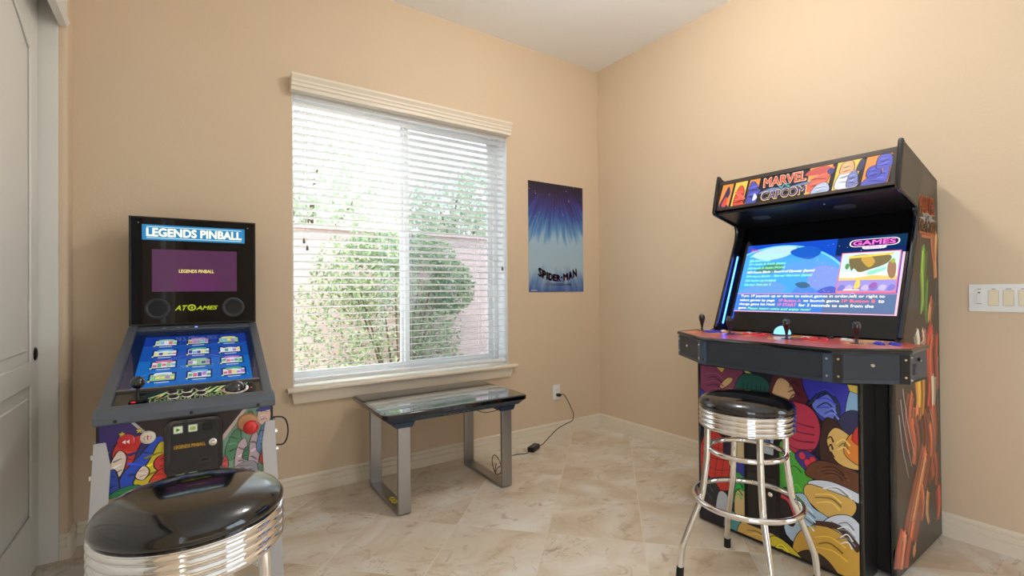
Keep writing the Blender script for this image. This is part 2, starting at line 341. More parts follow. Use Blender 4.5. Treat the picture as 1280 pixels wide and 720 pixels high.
# closet: liner, header, sliding door
b = MB(); b.box(-3.56, -3.444, DY1-.018, DY1-.0005, 0, DZ-.001); b.box(-3.56, -3.444, DY0+.0005, DY0+.018, 0, DZ-.001)
struct(b.build('trim_1', M_door, None, 0, .002), 'white closet door jamb liner', 'trim')
b = MB(); b.prism([(-3.44, 2.375), (-3.412, 2.375), (-3.402, 2.395), (-3.412, 2.42), (-3.412, 2.515), (-3.44, 2.515)], lambda a, c, d: (a, d, c), DY0+.02, DY1-.019)
struct(b.build('trim_2', M_door, None, 20), 'white header fascia over the closet door track', 'trim')
tr = struct(MB().box(-3.55, -3.47, DY0+.02, DY1-.02, 2.49, 2.518).build('trim_3', M_steel, None, 0), 'metal sliding track over the closet door', 'trim')
def closet_door(n, x, y0, y1, label):
    root = thing('door_%d' % n, label, 'door', (x, 0, 0), kind='structure'); W = y1-y0; zt = 2.465
    t = .017
    MB().box(-.035, -t*.6, y0, y1, .012, zt).build('slab', M_door, root, 0)
    st = .115; fr = MB()
    fr.box(-t*.6, 0, y0, y0+st, .012, zt); fr.box(-t*.6, 0, y1-st, y1, .012, zt)
    for z0, z1 in ((.012, .26), (.80, .90)): fr.box(-t*.6, 0, y0+st, y1-st, z0, z1)
    # arched top rail
    N_ = 14; ya, yb = y0+st, y1-st
    prev = [(ya, zt), (ya, 2.2)]
    arc = [(ya+(yb-ya)*k/N_, 2.2+.13*math.sin(PI*k/N_)) for k in range(N_+1)]
    fr.prism(arc+[(yb, zt), (ya, zt)], YZ, -t*.6, 0)
    fr.build('stile_and_rail', M_door, root, 20, .006, 2)
    lo = MB().prism(rc(ya+.045, yb-.045, .305, .755), YZ, -t*.6, -.001).build('panel', M_door, root, 20, .012, 3)
    arc2 = [(ya+.045+(yb-ya-.09)*k/N_, 2.155+.13*math.sin(PI*k/N_)) for k in range(N_+1)]
    MB().prism([(yb-.045, .945), (ya+.045, .945)][::-1]+arc2[::-1], YZ, -t*.6, -.001).build('panel', M_door, root, 20, .012, 3)
    pu = MB().lathe([(.027, 0), (.029, .002), (.026, .004), (.021, .002), (.019, -.004)], (0, y1-.055, .925), 24, 'x').build('door_pull', mat('dark_bronze', (66, 56, 50), .3, .9), root)
    pu['label'] = 'round dark metal flush pull'
    return root
closet_door(1, -3.507, -1.27, DY1-.022, 'white arched panel sliding closet door with a dark round pull')
closet_door(2, -3.527-.023, -2.32, -1.22, 'white arched panel closet door sliding behind the first one')
# ------------------------------------------------------------------ window
GP = glassmat('window_glass'); GS = glassmat('screen_glass', (.78, .8, .82))
win = thing('window_1', 'white vinyl sliding window with cream cornice and sill', 'window', (0, 0, 0), kind='structure')
yw = .13
f = MB()
f.box(WX0-.052, WX0-.012, yw, T-.001, WZ0+.001, WZ1-.001); f.box(WX1-.04, WX1-.001, yw, T-.001, WZ0+.001, WZ1-.001); f.box(WX0-.012, WX1-.04, yw, T-.001, WZ0+.001, WZ0+.05); f.box(WX0-.012, WX1-.04, yw, T-.001, WZ1-.04, WZ1-.001)
f.build('window_frame', M_white, win, 0, .003)
mxx = -1.715
for (a, c, y, g_) in ((WX0-.012, mxx+.028, yw+.008, GP), (mxx-.028, WX1-.04, yw+.03, GS)):
    f = MB(); z0, z1 = WZ0+.05, WZ1-.04; y1 = y+.018
    f.box(a, a+.036, y, y1, z0, z1); f.box(c-.036, c, y, y1, z0, z1); f.box(a+.036, c-.036, y, y1, z0, z0+.045); f.box(a+.036, c-.036, y, y1, z1-.04, z1)
    so_ = f.build('sash', M_white, win, 0, .002); MB().box(a+.036, c-.036, y+.007, y+.01, z0+.045, z1-.04).build('pane', g_, so_, 0)
m, nt, b_ = nodes('insect_screen_mesh'); N, L = nt.nodes, nt.links; t_ = N.new('ShaderNodeBsdfTransparent'); mx = N.new('ShaderNodeMixShader'); mx.inputs[0].default_value = .12
b_.inputs['Base Color'].default_value = (.55, .57, .6, 1); b_.inputs['Roughness'].default_value = .8; L.new(t_.outputs[0], mx.inputs[1]); L.new(b_.outputs[0], mx.inputs[2]); L.new(mx.outputs[0], N['Material Output'].inputs[0])
MB().box(mxx+.01, WX1-.045, T+.004, T+.005, WZ0+.06, WZ1-.05).build('insect_screen', m, win, 0)
# reveal lining, sill, apron, cornice
f = MB(); f.box(WX0+.0005, WX0+.006, .002, yw, WZ0, WZ1); f.box(WX1-.006, WX1-.0005, .002, yw, WZ0, WZ1); f.build('reveal', M_white, win, 0)
MB().prism([(yw, .6005), (-.047, .6005), (-.052, .606), (-.052, .617), (-.045, .624), (yw, .624)], YZ, WX0-.035, WX1+.06).build('sill', M_trim, win, 20)
bpy.data.objects['sill'].data.update()
f = MB()
for v0, v1, z0, z1, d in ((WX0-.012, WX1+.022, .532, .5995, .018),): f.add([(v0+.012, 0-.0005, z0), (v1-.012, -.0005, z0), (v1, -.0005, z1), (v0, -.0005, z1), (v0+.012, -d, z0), (v1-.012, -d, z0), (v1, -d-.016, z1), (v0, -d-.016, z1)], [(0, 1, 2, 3), (4, 5, 6, 7), (0, 1, 5, 4), (1, 2, 6, 5), (2, 3, 7, 6), (3, 0, 4, 7)])
f.build('apron', M_trim, win, 0)
cz0, cz1 = 2.342, 2.432
cp = [(-.0005, cz0), (-.062, cz0), (-.062, cz0+.02), (-.068, cz0+.026), (-.068, cz0+.04), (-.074, cz0+.05), (-.074, cz0+.058), (-.086, cz0+.078), (-.086, cz1), (-.0005, cz1)]
MB().prism(cp, YZ, -2.475, -.957).build('cornice', M_trim, win, 20)
# ------------------------------------------------------------------ window blind
bl = thing('window_blind', 'white horizontal slat blind hanging in the window', 'blind', ((WX0+WX1)/2, .035, .63))
hw = (WX1-WX0)/2-.012
MB().box(-hw, hw, -.028, .028, WZ1-.63-.055, WZ1-.63-.003).build('headrail', M_blind, bl, 0, .002)
th = math.radians(9); c_, s_ = math.cos(th), math.sin(th)
prof = []
for k in range(7):
    t = -1+2*k/6; x = t*.0245; z = .0022*(1-t*t); prof.append((x*c_-z*s_, -x*s_+z*c_))
for k in range(6, -1, -1):
    t = -1+2*k/6; x = t*.0245; z = .0022*(1-t*t)-.0026; prof.append((x*c_-z*s_, -x*s_+z*c_))
sl = MB().prism(prof, YZ, -hw, hw).mesh('slat', 40); sl.materials.append(M_blind)
z = .062; 
while z < WZ1-.63-.075:
    o = link('slat', sl, None, bl); o.location = (0, 0, z); z += .0445
MB().box(-hw, hw, -.025, .025, .018, .036).build('bottom_rail', M_blind, bl, 0, .003)
MB().prism([(-.031, WZ1-.63-.085), (-.028, WZ1-.63-.002), (-.022, WZ1-.63-.002), (-.025, WZ1-.63-.085)], YZ, -hw, hw).build('valance', M_blind, bl, 20)
for x in (-.53, -.02, .53):
    for y in (-.0275, .0275): MB().cyl((x, y, .02), (x, y, WZ1-.7), .0009, seg=6).build('ladder_cord', M_blind, bl)
M_tas = mat('clear_tassel', (120, 110, 95), .4)
for x, zb in ((-.69, .855), (-.672, .815), (.705, .72)):
    cdo = MB().cyl((x, -.0355, zb), (x, -.0355, WZ1-.7), .0012, seg=6).build('pull_cord', M_blind, bl)
    MB().lathe([(.003, .012), (.006, .004), (.008, -.016), (.004, -.02)], (x, -.0355, zb), 12).build('tassel', M_tas, cdo)
# ------------------------------------------------------------------ outdoors
struct(MB().box(-9, 9, T+.01, 12, -.3, -.12).build('ground', mat('gravel', (190, 172, 150), .9, var=.2, scale=40), None, 0), 'tan gravel ground outside the window', 'ground')
def block_mat():
    m, nt, b_ = nodes('pink_block'); N, L = nt.nodes, nt.links; tc = N.new('ShaderNodeTexCoord'); mp = N.new('ShaderNodeMapping'); mp.inputs['Rotation'].default_value = (PI/2, 0, 0); L.new(tc.outputs['Object'], mp.inputs[0])
    br = N.new('ShaderNodeTexBrick'); br.inputs['Scale'].default_value = 1; br.inputs['Brick Width'].default_value = .4; br.inputs['Row Height'].default_value = .2; br.inputs['Mortar Size'].default_value = .006
    br.inputs['Color1'].default_value = (*lin((204, 180, 174)), 1); br.inputs['Color2'].default_value = (*lin((196, 172, 166)), 1); br.inputs['Mortar'].default_value = (*lin((184, 162, 156)), 1)
    L.new(mp.outputs[0], br.inputs[0]); L.new(br.outputs[0], b_.inputs['Base Color']); b_.inputs['Roughness'].default_value = .9; return m
fe = MB().box(-7, 7, 2.7, 2.85, -.12, 1.9); fo = fe.build('garden_wall', block_mat(), None, 0)
struct(fo, 'pink block garden wall beyond the window', 'garden wall'); MB().box(-7, 7, 2.66, 2.89, 1.9, 1.95).build('coping', mat('coping', (206, 184, 178), .9), fo, 0)
def leaves(n, size, inside, seed, name, m, parent):
    rnd = random.Random(seed); vs, fs = [], []
    for _ in range(n):
        p = inside(rnd); d = V((rnd.gauss(0, 1), rnd.gauss(0, 1), rnd.gauss(0, 1))).normalized(); e = d.cross(V((rnd.gauss(0, 1), rnd.gauss(0, 1), rnd.gauss(0, 1)))).normalized()
        s_ = size*rnd.uniform(.6, 1.3); k = len(vs); nn = d.cross(e)*s_*.15
        vs += [p-d*s_, p+e*s_*.4+nn, p+d*s_, p-e*s_*.4+nn]; fs.append((k, k+1, k+2, k+3))
    me = bpy.data.meshes.new(name); me.from_pydata(vs, [], fs); return link(name, me, m, parent)
def leafmat(name, c1, c2):
    m, nt, b_ = nodes(name); N, L = nt.nodes, nt.links; ge = N.new('ShaderNodeNewGeometry'); r = N.new('ShaderNodeValToRGB')
    r.color_ramp.elements[0].color = (*lin(c1), 1); r.color_ramp.elements[1].color = (*lin(c2), 1); L.new(ge.outputs['Random Per Island'], r.inputs[0]); L.new(r.outputs[0], b_.inputs['Base Color']); b_.inputs['Roughness'].default_value = .5
    tl = N.new('ShaderNodeBsdfTranslucent'); L.new(r.outputs[0], tl.inputs[0]); mx = N.new('ShaderNodeMixShader'); mx.inputs[0].default_value = .35
    L.new(b_.outputs[0], mx.inputs[1]); L.new(tl.outputs[0], mx.inputs[2]); L.new(mx.outputs[0], N['Material Output'].inputs[0]); return m
LM1 = leafmat('shrub_leaf', (96, 124, 92), (178, 196, 146)); LM2 = leafmat('tree_leaf', (176, 190, 164), (212, 222, 198)); M_bark = mat('bark', (96, 76, 58), .9, var=.25)
def blobs(cs):
    def f(r):
        c, rx, ry, rz = cs[r.randrange(len(cs))]
        while True:
            p = V((r.uniform(-1, 1), r.uniform(-1, 1), r.uniform(-1, 1)))
            if .35 < p.length < 1: return V((c[0]+p.x*rx, c[1]+p.y*ry, max(-.1, c[2]+p.z*rz)))
    return f
sh = thing('shrub', 'leafy green shrub growing against the pink garden wall', 'shrub', (-1.0, 2.15, -.12))
leaves(11000, .03, blobs([((-.7, 0, .75), .55, .35, .8), ((.0, .05, .95), .65, .35, .95), ((-.35, 0, 1.5), .6, .3, .5), ((.4, .1, .7), .45, .3, .75), ((.75, .15, 1.35), .3, .25, .35), ((.1, .1, 1.75), .7, .25, .25)]), 3, 'foliage', LM1, sh)
b = MB()
for k in range(7):
    a = k*.9; b.tube(curve([(.05*math.cos(a), .05*math.sin(a), 0), (.25*math.cos(a), .12*math.sin(a), .6), (.5*math.cos(a), .2*math.sin(a), 1.3)], 5), [.018-.0012*i for i in range(11)], 6)
b.build('stem', M_bark, sh)
for (x, y, s_, sd_, lab) in ((-1.3, 5.2, 1.0, 11, 'pale feathery tree beyond the garden wall, behind the left window pane'), (1.6, 5.8, .95, 12, 'pale feathery tree beyond the garden wall, behind the right window pane')):
    tr_ = thing('tree', lab, 'tree', (x, y, -.12), group='trees beyond the garden wall')
    leaves(3600, .075, blobs([((0, 0, 3.0*s_), 1.2, .8, .8), ((.7, .1, 3.6*s_), .9, .7, .7), ((-.8, 0, 2.7*s_), .8, .7, .7), ((.3, 0, 2.5), 1.0, .7, .5)]), sd_, 'foliage', LM2, tr_)
    b = MB(); b.tube(curve([(0, 0, 0), (.06, 0, 1.1), (0, .05, 2.2), (.1, 0, 3.3)], 5), [.1-.005*i for i in range(16)], 8)
    for a in (0, 2, 4): b.tube(curve([(.02, 0, 1.7), (.4*math.cos(a), .3*math.sin(a), 2.4), (.8*math.cos(a), .5*math.sin(a), 3)], 5), [.045-.003*i for i in range(11)], 6)
    b.build('trunk', M_bark, tr_)
# ------------------------------------------------------------------ ceiling lamp (its own light)
cl = thing('ceiling_lamp', 'round frosted glass globe lamp hanging from the ceiling in mid room', 'lamp', (-1.25, -1.68, H))
MB().lathe([(.06, -.001), (.065, -.006), (.06, -.025), (.02, -.035)], (0, 0, 0), 32).build('canopy', M_steel, cl)
MB().cyl((0, 0, -.034), (0, 0, -.16), .008, seg=12).build('stem', M_steel, cl)
MB().lathe([(.02, -.15), (.045, -.152), (.045, -.175), (.02, -.18)], (0, 0, 0), 24).build('fitter', M_steel, cl)
m, nt, b_ = nodes('lamp_glass'); b_.inputs['Base Color'].default_value = (1, .95, .88, 1); b_.inputs['Emission Color'].default_value = (1, .95, .88, 1); b_.inputs['Emission Strength'].default_value = LAMP_E
MB().lathe([(.1*math.sin(PI*k/16)+.001, -.272-.1*math.cos(PI*k/16)) for k in range(17)], (0, 0, 0), 40).build('globe', m, cl)
# ------------------------------------------------------------------ bar stools
M_seat = mat('black_vinyl', (12, 12, 14), .12, var=.1, coat=.6)
def make_stool():
    t = thing('bar_stool', 'chrome bar stool with black padded seat in front of the pinball machine', 'stool', (0, 0, 0), 0, 'chrome diner bar stools')
    zb = .712
    MB().lathe([(.001, zb+.048), (.06, zb+.047), (.115, zb+.041), (.147, zb+.031), (.168, zb+.018), (.177, zb+.004), (.176, zb-.006), (.168, zb-.012), (.001, zb-.012)], seg=64).build('seat', M_seat, t, 60)
    pr = [(.001, zb-.0125), (.174, zb-.0125), (.1765, zb-.015)]
    zz = zb-.016
    for k in range(4):
        for q in range(7):
            a = PI*q/6; pr.append((.172+.0055*math.sin(a), zz-.0165*q/6))
        zz -= .0185; pr.append((.1708, zz+.001))
    pr += [(.171, zz), (.165, zz-.003), (.001, zz-.003)]
    MB().lathe(pr, seg=64).build('seat_band', M_chrome, t, 60)
    zt = zz-.002
    for k in range(4):
        a = math.radians(48+90*k); d = V((math.cos(a), math.sin(a), 0))
        path = curve([d*.148+V((0, 0, zt)), d*.152+V((0, 0, .5)), d*.163+V((0, 0, .40)), d*.172+V((0, 0, .34)), d*.184+V((0, 0, .305)), d*.215+V((0, 0, .225)), d*.243+V((0, 0, .15)), d*.254+V((0, 0, .11)), d*.262+V((0, 0, .03))], 5)
        lg = MB().tube(path, .0125, 14).build('leg', M_chrome, t, 60)
        u = (path[-1]-path[-3]).normalized()
        MB().cyl(path[-1]-u*.012, V((path[-1].x+u.x*.022, path[-1].y+u.y*.022, .0005)), .0145, .0145, 14).build('rubber_foot', M_rubber, lg)
        for rr, zz_ in ((.1605, .527), (.184, .332)): MB().cyl(d*(rr)+V((0, 0, zz_)), d*(rr+.004)+V((0, 0, zz_)), .0055, .004, 10).build('bolt', M_chrome, lg)
    ring = lambda r, z, tr_: MB().tube([(r*math.cos(2*PI*k/64), r*math.sin(2*PI*k/64), z) for k in range(64)], tr_, 12, True)
    ring(.139, .527, .0105).build('support_ring', M_chrome, t, 60)
    ring(.197, .332, .0115).build('foot_ring', M_chrome, t, 60)
    return t
def copy_tree(o, parent=None):
    c = o.copy(); COL.objects.link(c); c.parent = parent
    for ch in o.children: copy_tree(ch, c)
    return c
stool1 = make_stool(); stool1.location = (-2.968, -1.765, 0)
stool2 = copy_tree(stool1); stool2.location = (-1.115, -1.952, 0); stool2['label'] = 'chrome bar stool with black padded seat in front of the tall arcade cabinet'
stool1.rotation_euler[2] = math.radians(12)
# ------------------------------------------------------------------ touch-screen game table under the window
M_gloss = mat('black_glass_edge', (10, 11, 13), .08, coat=.3)
tb = thing('game_table', 'low black glass topped game table on steel U legs under the window', 'table', (-1.705, -.37, 0), math.radians(-1.0))
top = rrect(-.445, .445, -.298, .298, .035)
MB().prism(top, XY, .523, .548).build('tabletop', M_gloss, tb, 30, .004)
MB().prism(rrect(-.43, .43, -.283, .283, .03), XY, .5482, .5492).build('glass_top', mat('table_glass', (14, 16, 20), .03, spec=1.0, coat=1), tb, 30)
MB().box(-.31, .31, -.2, .2, .5493, .5497).build('screen', mat('dark_table_screen', (40, 48, 60), .03, spec=1.0, coat=1), tb, 0)
M_under = mat('dark_blue_plastic', (38, 56, 78), .45)
b = MB(); b.add([(-.40, -.255, .49), (.40, -.255, .49), (.40, .255, .49), (-.40, .255, .49), (-.43, -.283, .5228), (.43, -.283, .5228), (.43, .283, .5228), (-.43, .283, .5228)], [(0, 1, 2, 3), (4, 5, 6, 7), (0, 1, 5, 4), (1, 2, 6, 5), (2, 3, 7, 6), (3, 0, 4, 7)])
b.build('housing', M_under, tb, 0, .003)
for sx in (-1, 1):
    for sy in (-1, 1):
        MB().prism([(sx*.32-.06, .4895), (sx*.32+.06, .4895), (sx*.32+.045, .462), (sx*.32-.045, .462)], lambda a, c, d: (a, d, c), sy*.255, sy*.165).build('leg_mount', M_under, tb, 0, .003)
io = MB().box(-.12, .08, -.2625, -.2555, .494, .512).build('port_strip', M_black, tb, 0)
for k, x in enumerate((-.1, -.07, -.045, -.02, .02, .045)): MB().box(x, x+.014, -.2645, -.2627, .499, .508).build('port', M_steel, io, 0)
for sx in (-1, 1):
    x0, x1 = sx*.32-.034, sx*.32+.034
    out = [(-.248, .4615), (-.248, .012), (-.236, .0005), (.236, .0005), (.248, .012), (.248, .4615), (.228, .4615), (.228, .018), (-.228, .018), (-.228, .4615)]
    lg = MB().prism(out, YZ, x0, x1).build('leg_frame', M_steel, tb, 20, .002)
    if sx < 0:
        for yy in (-.018, .018): MB().tube([(sx*.32+.014*math.cos(2*PI*k/20), -.07+yy+.0175*math.sin(2*PI*k/20), (.0188)) for k in range(20)], .0028, 6, True).build('emblem', flat((232, 214, 40)), lg)
# loose cable under the tabletop
MB().tube(curve([(.10, -.26, .5), (.16, -.262, .474), (.24, -.262, .476), (.28, -.26, .487)], 6), .0022, 8).build('cable', M_black, tb)
MB().tube(curve([(.30, -.245, .486), (.30, -.222, .47), (.305, -.218, .33), (.305, -.218, .12), (.285, -.2, .07), (.262, -.19, .1), (.256, -.18, .16), (.272, -.18, .185), (.295, -.19, .16), (.31, -.2, .11)], 7), .0024, 8).build('power_cable', M_black, tb)
# ------------------------------------------------------------------ outlet and power adapter
ol = thing('wall_outlet', 'white duplex wall outlet with a black plug in it', 'outlet', (-.493, -.0005, .353))
MB().prism(rrect(-.037, .037, -.06, .06, .004), XZ, -.006, 0).build('cover_plate', M_white, ol, 30, .0015)
for z in (-.02, .02):
    rp = MB().prism(rrect(-.017, .017, z-.0145, z+.0145, .007), XZ, -.0085, -.0062).build('receptacle', M_white, ol, 30)
    for q in ((-.008, -.006, z-.003, z+.006), (.006, .008, z-.003, z+.005), (-.002, .002, z-.009, z-.006)): MB().box(q[0], q[1], -.0089, -.0086, q[2], q[3]).build('slot', M_black, rp, 0)
pa = thing('power_adapter', 'black power adapter on the floor corded to the wall outlet', 'adapter', (-.855, -.175, 0), math.radians(28))
ph_ = MB().prism(rrect(-.058, .058, -.025, .025, .006), XY, .001, .034).build('adapter_brick', M_black, pa, 30, .003)
MB().box(-.03, .03, -.015, .015, .0341, .0345).build('rating_label', flat((60, 60, 62)), ph_, 0)
inv = Matrix.Rotation(-math.radians(28), 4, 'Z')
def loc_(p): return inv @ (V(p)-V((-.855, -.175, 0)))
plug = MB().prism(rrect(-.014, .014, -.011, .011, .005), XZ, 0, -.028)
plug.v = [loc_((v.x-.485, v.y-.0095, v.z+.333)) for v in plug.v]; plug.build('plug', M_black, pa, 30)
# the lead drops down the wall, then crosses to the brick
MB().tube([loc_(p) for p in curve([(-.485, -.037, .333), (-.455, -.05, .337), (-.42, -.055, .29), (-.385, -.055, .225), (-.36, -.06, .165), (-.385, -.07, .12), (-.46, -.075, .105), (-.55, -.085, .085), (-.64, -.1, .045), (-.72, -.12, .01), (-.77, -.14, .008), (-.806, -.149, .016)], 7)], .0032, 8).build('power_cord', M_black, pa)
MB().tube([loc_(p) for p in curve([(-.904, -.2, .016), (-.95, -.215, .006), (-1.02, -.19, .005), (-1.09, -.2, .005), (-1.14, -.26, .005), (-1.2, -.3, .005), (-1.27, -.33, .005), (-1.335, -.4, .006), (-1.345, -.43, .08)], 7)], .0024, 8).build('output_cord', M_black, pa)
# ------------------------------------------------------------------ poster on the wall
def poster_mat():
    m, nt, b_ = nodes('poster_print'); N, L = nt.nodes, nt.links; tc = N.new('ShaderNodeTexCoord'); sp = N.new('ShaderNodeSeparateXYZ'); L.new(tc.outputs['Object'], sp.inputs[0])
    mp = N.new('ShaderNodeMapping'); mp.inputs['Scale'].default_value = (22, 1, 3.2); L.new(tc.outputs['Object'], mp.inputs[0])
    # rays fan out from above: x divided by the distance below a point over the sheet
    sub = N.new('ShaderNodeMath'); sub.operation = 'SUBTRACT'; sub.inputs[0].default_value = 1.05; L.new(sp.outputs[2], sub.inputs[1])
    dv = N.new('ShaderNodeMath'); dv.operation = 'DIVIDE'; L.new(sp.outputs[0], dv.inputs[0]); L.new(sub.outputs[0], dv.inputs[1])
    cb = N.new('ShaderNodeCombineXYZ'); L.new(dv.outputs[0], cb.inputs[0]); mz = N.new('ShaderNodeMath'); mz.operation = 'MULTIPLY'; mz.inputs[1].default_value = .22; L.new(sp.outputs[2], mz.inputs[0]); L.new(mz.outputs[0], cb.inputs[1])
    n1 = N.new('ShaderNodeTexNoise'); n1.inputs['Scale'].default_value = 16; n1.inputs['Detail'].default_value = 4; L.new(cb.outputs[0], n1.inputs['Vector'])
    n2 = N.new('ShaderNodeTexNoise'); n2.inputs['Scale'].default_value = 34; n2.inputs['Detail'].default_value = 5; L.new(tc.outputs['Object'], n2.inputs['Vector'])
    ad = N.new('ShaderNodeMath'); ad.operation = 'MULTIPLY_ADD'; ad.inputs[1].default_value = .42; L.new(n1.outputs['Fac'], ad.inputs[0])
    zz = N.new('ShaderNodeMath'); zz.operation = 'MULTIPLY_ADD'; zz.inputs[1].default_value = 1/.875; zz.inputs[2].default_value = -.21; L.new(sp.outputs[2], zz.inputs[0]); L.new(zz.outputs[0], ad.inputs[2])
    r = N.new('ShaderNodeValToRGB'); e = r.color_ramp.elements; e[0].position = 0; e[0].color = (*lin((62, 92, 156)), 1); e[1].position = 1; e[1].color = (*lin((24, 18, 40)), 1)
    for p, c in ((.1, (112, 142, 186)), (.22, (164, 190, 208)), (.46, (160, 192, 212)), (.56, (96, 146, 196)), (.68, (52, 88, 160)), (.78, (56, 50, 128)), (.89, (40, 30, 72))):
        q = e.new(p); q.color = (*lin(c), 1)
    L.new(ad.outputs[0], r.inputs[0])
    # pale flecks in the upper part
    fr = N.new('ShaderNodeValToRGB'); fr.color_ramp.elements[0].position = .66; fr.color_ramp.elements[1].position = .72; L.new(n2.outputs['Fac'], fr.inputs[0])
    gt = N.new('ShaderNodeMapRange'); gt.inputs[1].default_value = .5; gt.inputs[2].default_value = .7; L.new(sp.outputs[2], gt.inputs[0])
    ml = N.new('ShaderNodeMath'); ml.operation = 'MULTIPLY'; L.new(fr.outputs[0], ml.inputs[0]); L.new(gt.outputs[0], ml.inputs[1])
    mx = N.new('ShaderNodeMix'); mx.data_type = 'RGBA'; mx.inputs[7].default_value = (*lin((168, 160, 220)), 1); L.new(ml.outputs[0], mx.inputs[0]); L.new(r.outputs[0], mx.inputs[6]); L.new(mx.outputs[2], b_.inputs['Base Color'])
    b_.inputs['Roughness'].default_value = .3; return m
po = thing('wall_poster', 'tall blue and violet film poster with arched red lettering beside the window', 'poster', (-.473, -.0008, 1.168))
MB().box(-.286, .286, -.0035, 0, 0, .876).build('sheet', poster_mat(), po, 0)
LR, LD = flat((42, 14, 24)), flat((206, 40, 44))
word = 'SPIDER-MAN'; wsz = [.8, .8, .45, .9, .78, .85, .5, 1.1, .95, .9]; tot = sum(wsz); x = 0
grp_d, grp_r = [], []
for ch, wd in zip(word, wsz):
    c = (x+wd/2)/tot; x += wd; xx = -.2+c*.41; k = (c-.5)*2
    zc = .115+.052*k*k; hh = .05+.022*abs(k); a = k*.30; U = (math.cos(a), 0, math.sin(a)); W = (-math.sin(a)*.3, 0, 1); ww = wd/tot*.41*.9
    if ch == '-': bx = (-ww*.4, ww*.4, -.006, .006)
    else: bx = (-ww*.3, ww*.3, -hh/2, hh/2) if ch == 'I' else (-ww/2, ww/2, -hh/2, hh/2)
    text('title_letter', ch, po, (xx+.0055, -.0036, zc-.0045), U, W, bx, LD, .05, .0003)
    text('title_letter', ch, po, (xx, -.0036, zc), U, W, bx, LR, .025, .0006)
text('subtitle', 'INTO THE SPIDER-VERSE', po, (0, -.0036, 0), (1, 0, 0), (0, 0, 1), (-.125, .155, .048, .07), flat((226, 208, 220)), .02, .0004)
MB().box(-.268, -.205, -.0038, -.0036, .009, .015).build('small_print', flat((200, 208, 226)), po, 0)
# ------------------------------------------------------------------ light switches
sw = thing('light_switch', 'white four gang light switch plate on the wall right of the arcade cabinet', 'switch', (-.0005, -2.385, 1.127), math.radians(-90))
MB().prism(rrect(0, .212, -.062, .062, .004), XZ, -.0065, 0).build('cover_plate', M_white, sw, 30, .0018)
M_sw = mat('ivory_switch', (238, 226, 198), .35, var=.01)
xs = (.036, .083, .130, .177)
MB().prism(rrect(xs[0]-.018, xs[0]+.018, -.035, .035, .003), XZ, -.0085, -.0066).build('timer_body', M_white, sw, 30, .0008)
tg = MB().prism(rrect(xs[0]-.0075, xs[0]+.0075, -.018, .016, .002), XZ, -.0125, -.0086).build('timer_toggle', M_white, sw, 30, .0008)
MB().box(xs[0]-.004, xs[0]+.004, -.0088, -.0086, .021, .027).build('timer_mark', flat((110, 104, 96)), sw, 0); MB().box(xs[0]-.009, xs[0]+.009, -.0088, -.0086, -.027, -.025).build('timer_mark', flat((110, 104, 96)), sw, 0)
for k in xs[1:]:
    MB().prism(rrect(k-.0175, k+.0175, -.0345, .0345, .002), XZ, -.0075, -.0066).build('rocker_surround', mat('ivory_surround', (214, 202, 178), .4), sw, 30)
    MB().add([(k-.0155, -.0076, -.032), (k+.0155, -.0076, -.032), (k+.0155, -.0076, .032), (k-.0155, -.0076, .032), (k-.0155, -.0115, -.032), (k+.0155, -.0115, -.032), (k+.0155, -.0085, .032), (k-.0155, -.0085, .032)], [(0, 1, 2, 3), (4, 5, 6, 7), (0, 1, 5, 4), (1, 2, 6, 5), (2, 3, 7, 6), (3, 0, 4, 7)]).build('rocker', M_sw, sw, 0, .001)
for k, s in zip(xs, range(4)):
    MB().lathe([(.003, -.0064), (.003, .0072)], (k, 0, .049), 10, '-y').build('screw', M_white, sw); MB().lathe([(.003, -.0064), (.003, .0072)], (k, 0, -.049), 10, '-y').build('screw', M_white, sw)
    MB().box(k-(.006 if k < .1 else .009), k+(.006 if k < .1 else .009), -.0069, -.0066, .0385, .0415).build('engraved_caption', flat((150, 140, 126)), sw, 0)
# ------------------------------------------------------------------ pinball machine
SCR = 1.0            # brightness of lit screens
pm = thing('pinball_machine', 'virtual pinball machine with lit blue playfield screen left of the window', 'pinball machine', (-2.93, -.06, 0), math.radians(-2))
M_rail = mat('dark_grey_metal', (96, 104, 116), .34, .3, var=.03, coat=.1)
M_cab = mat('black_cabinet', (20, 19, 22), .3, var=.05)
hw_ = .258; y0, z0, y1, z1 = -.955, .785, -.06, 1.055
def tz(y): return z0+(z1-z0)*(y-y0)/(y1-y0)
sd_ = V((0, y1-y0, z1-z0)).normalized(); nd_ = V((0, -sd_.z, sd_.y))
def tp(x, y, h=0): return V((x, y, tz(y)))+nd_*h
# body shell: two sides, back, bottom, front
for sx in (-1, 1):
    MB().prism([(-.94, .51), (0, .51), (0, tz(0)-.03), (-.94, tz(-.94)-.03)], YZ, sx*(hw_-.002), sx*(hw_-.018)).build('side_panel', M_cab, pm, 0, .001)
MB().box(-hw_+.018, hw_-.018, -.94, -.925, .51, .75).build('front_panel', M_cab, pm, 0)
b = MB(); b.box(-hw_+.018, hw_-.018, -.925, -.001, .512, .524); b.box(-hw_+.018, hw_-.018, -.016, -.001, .524, 1.03); b.build('bottom_and_back', M_cab, pm, 0)
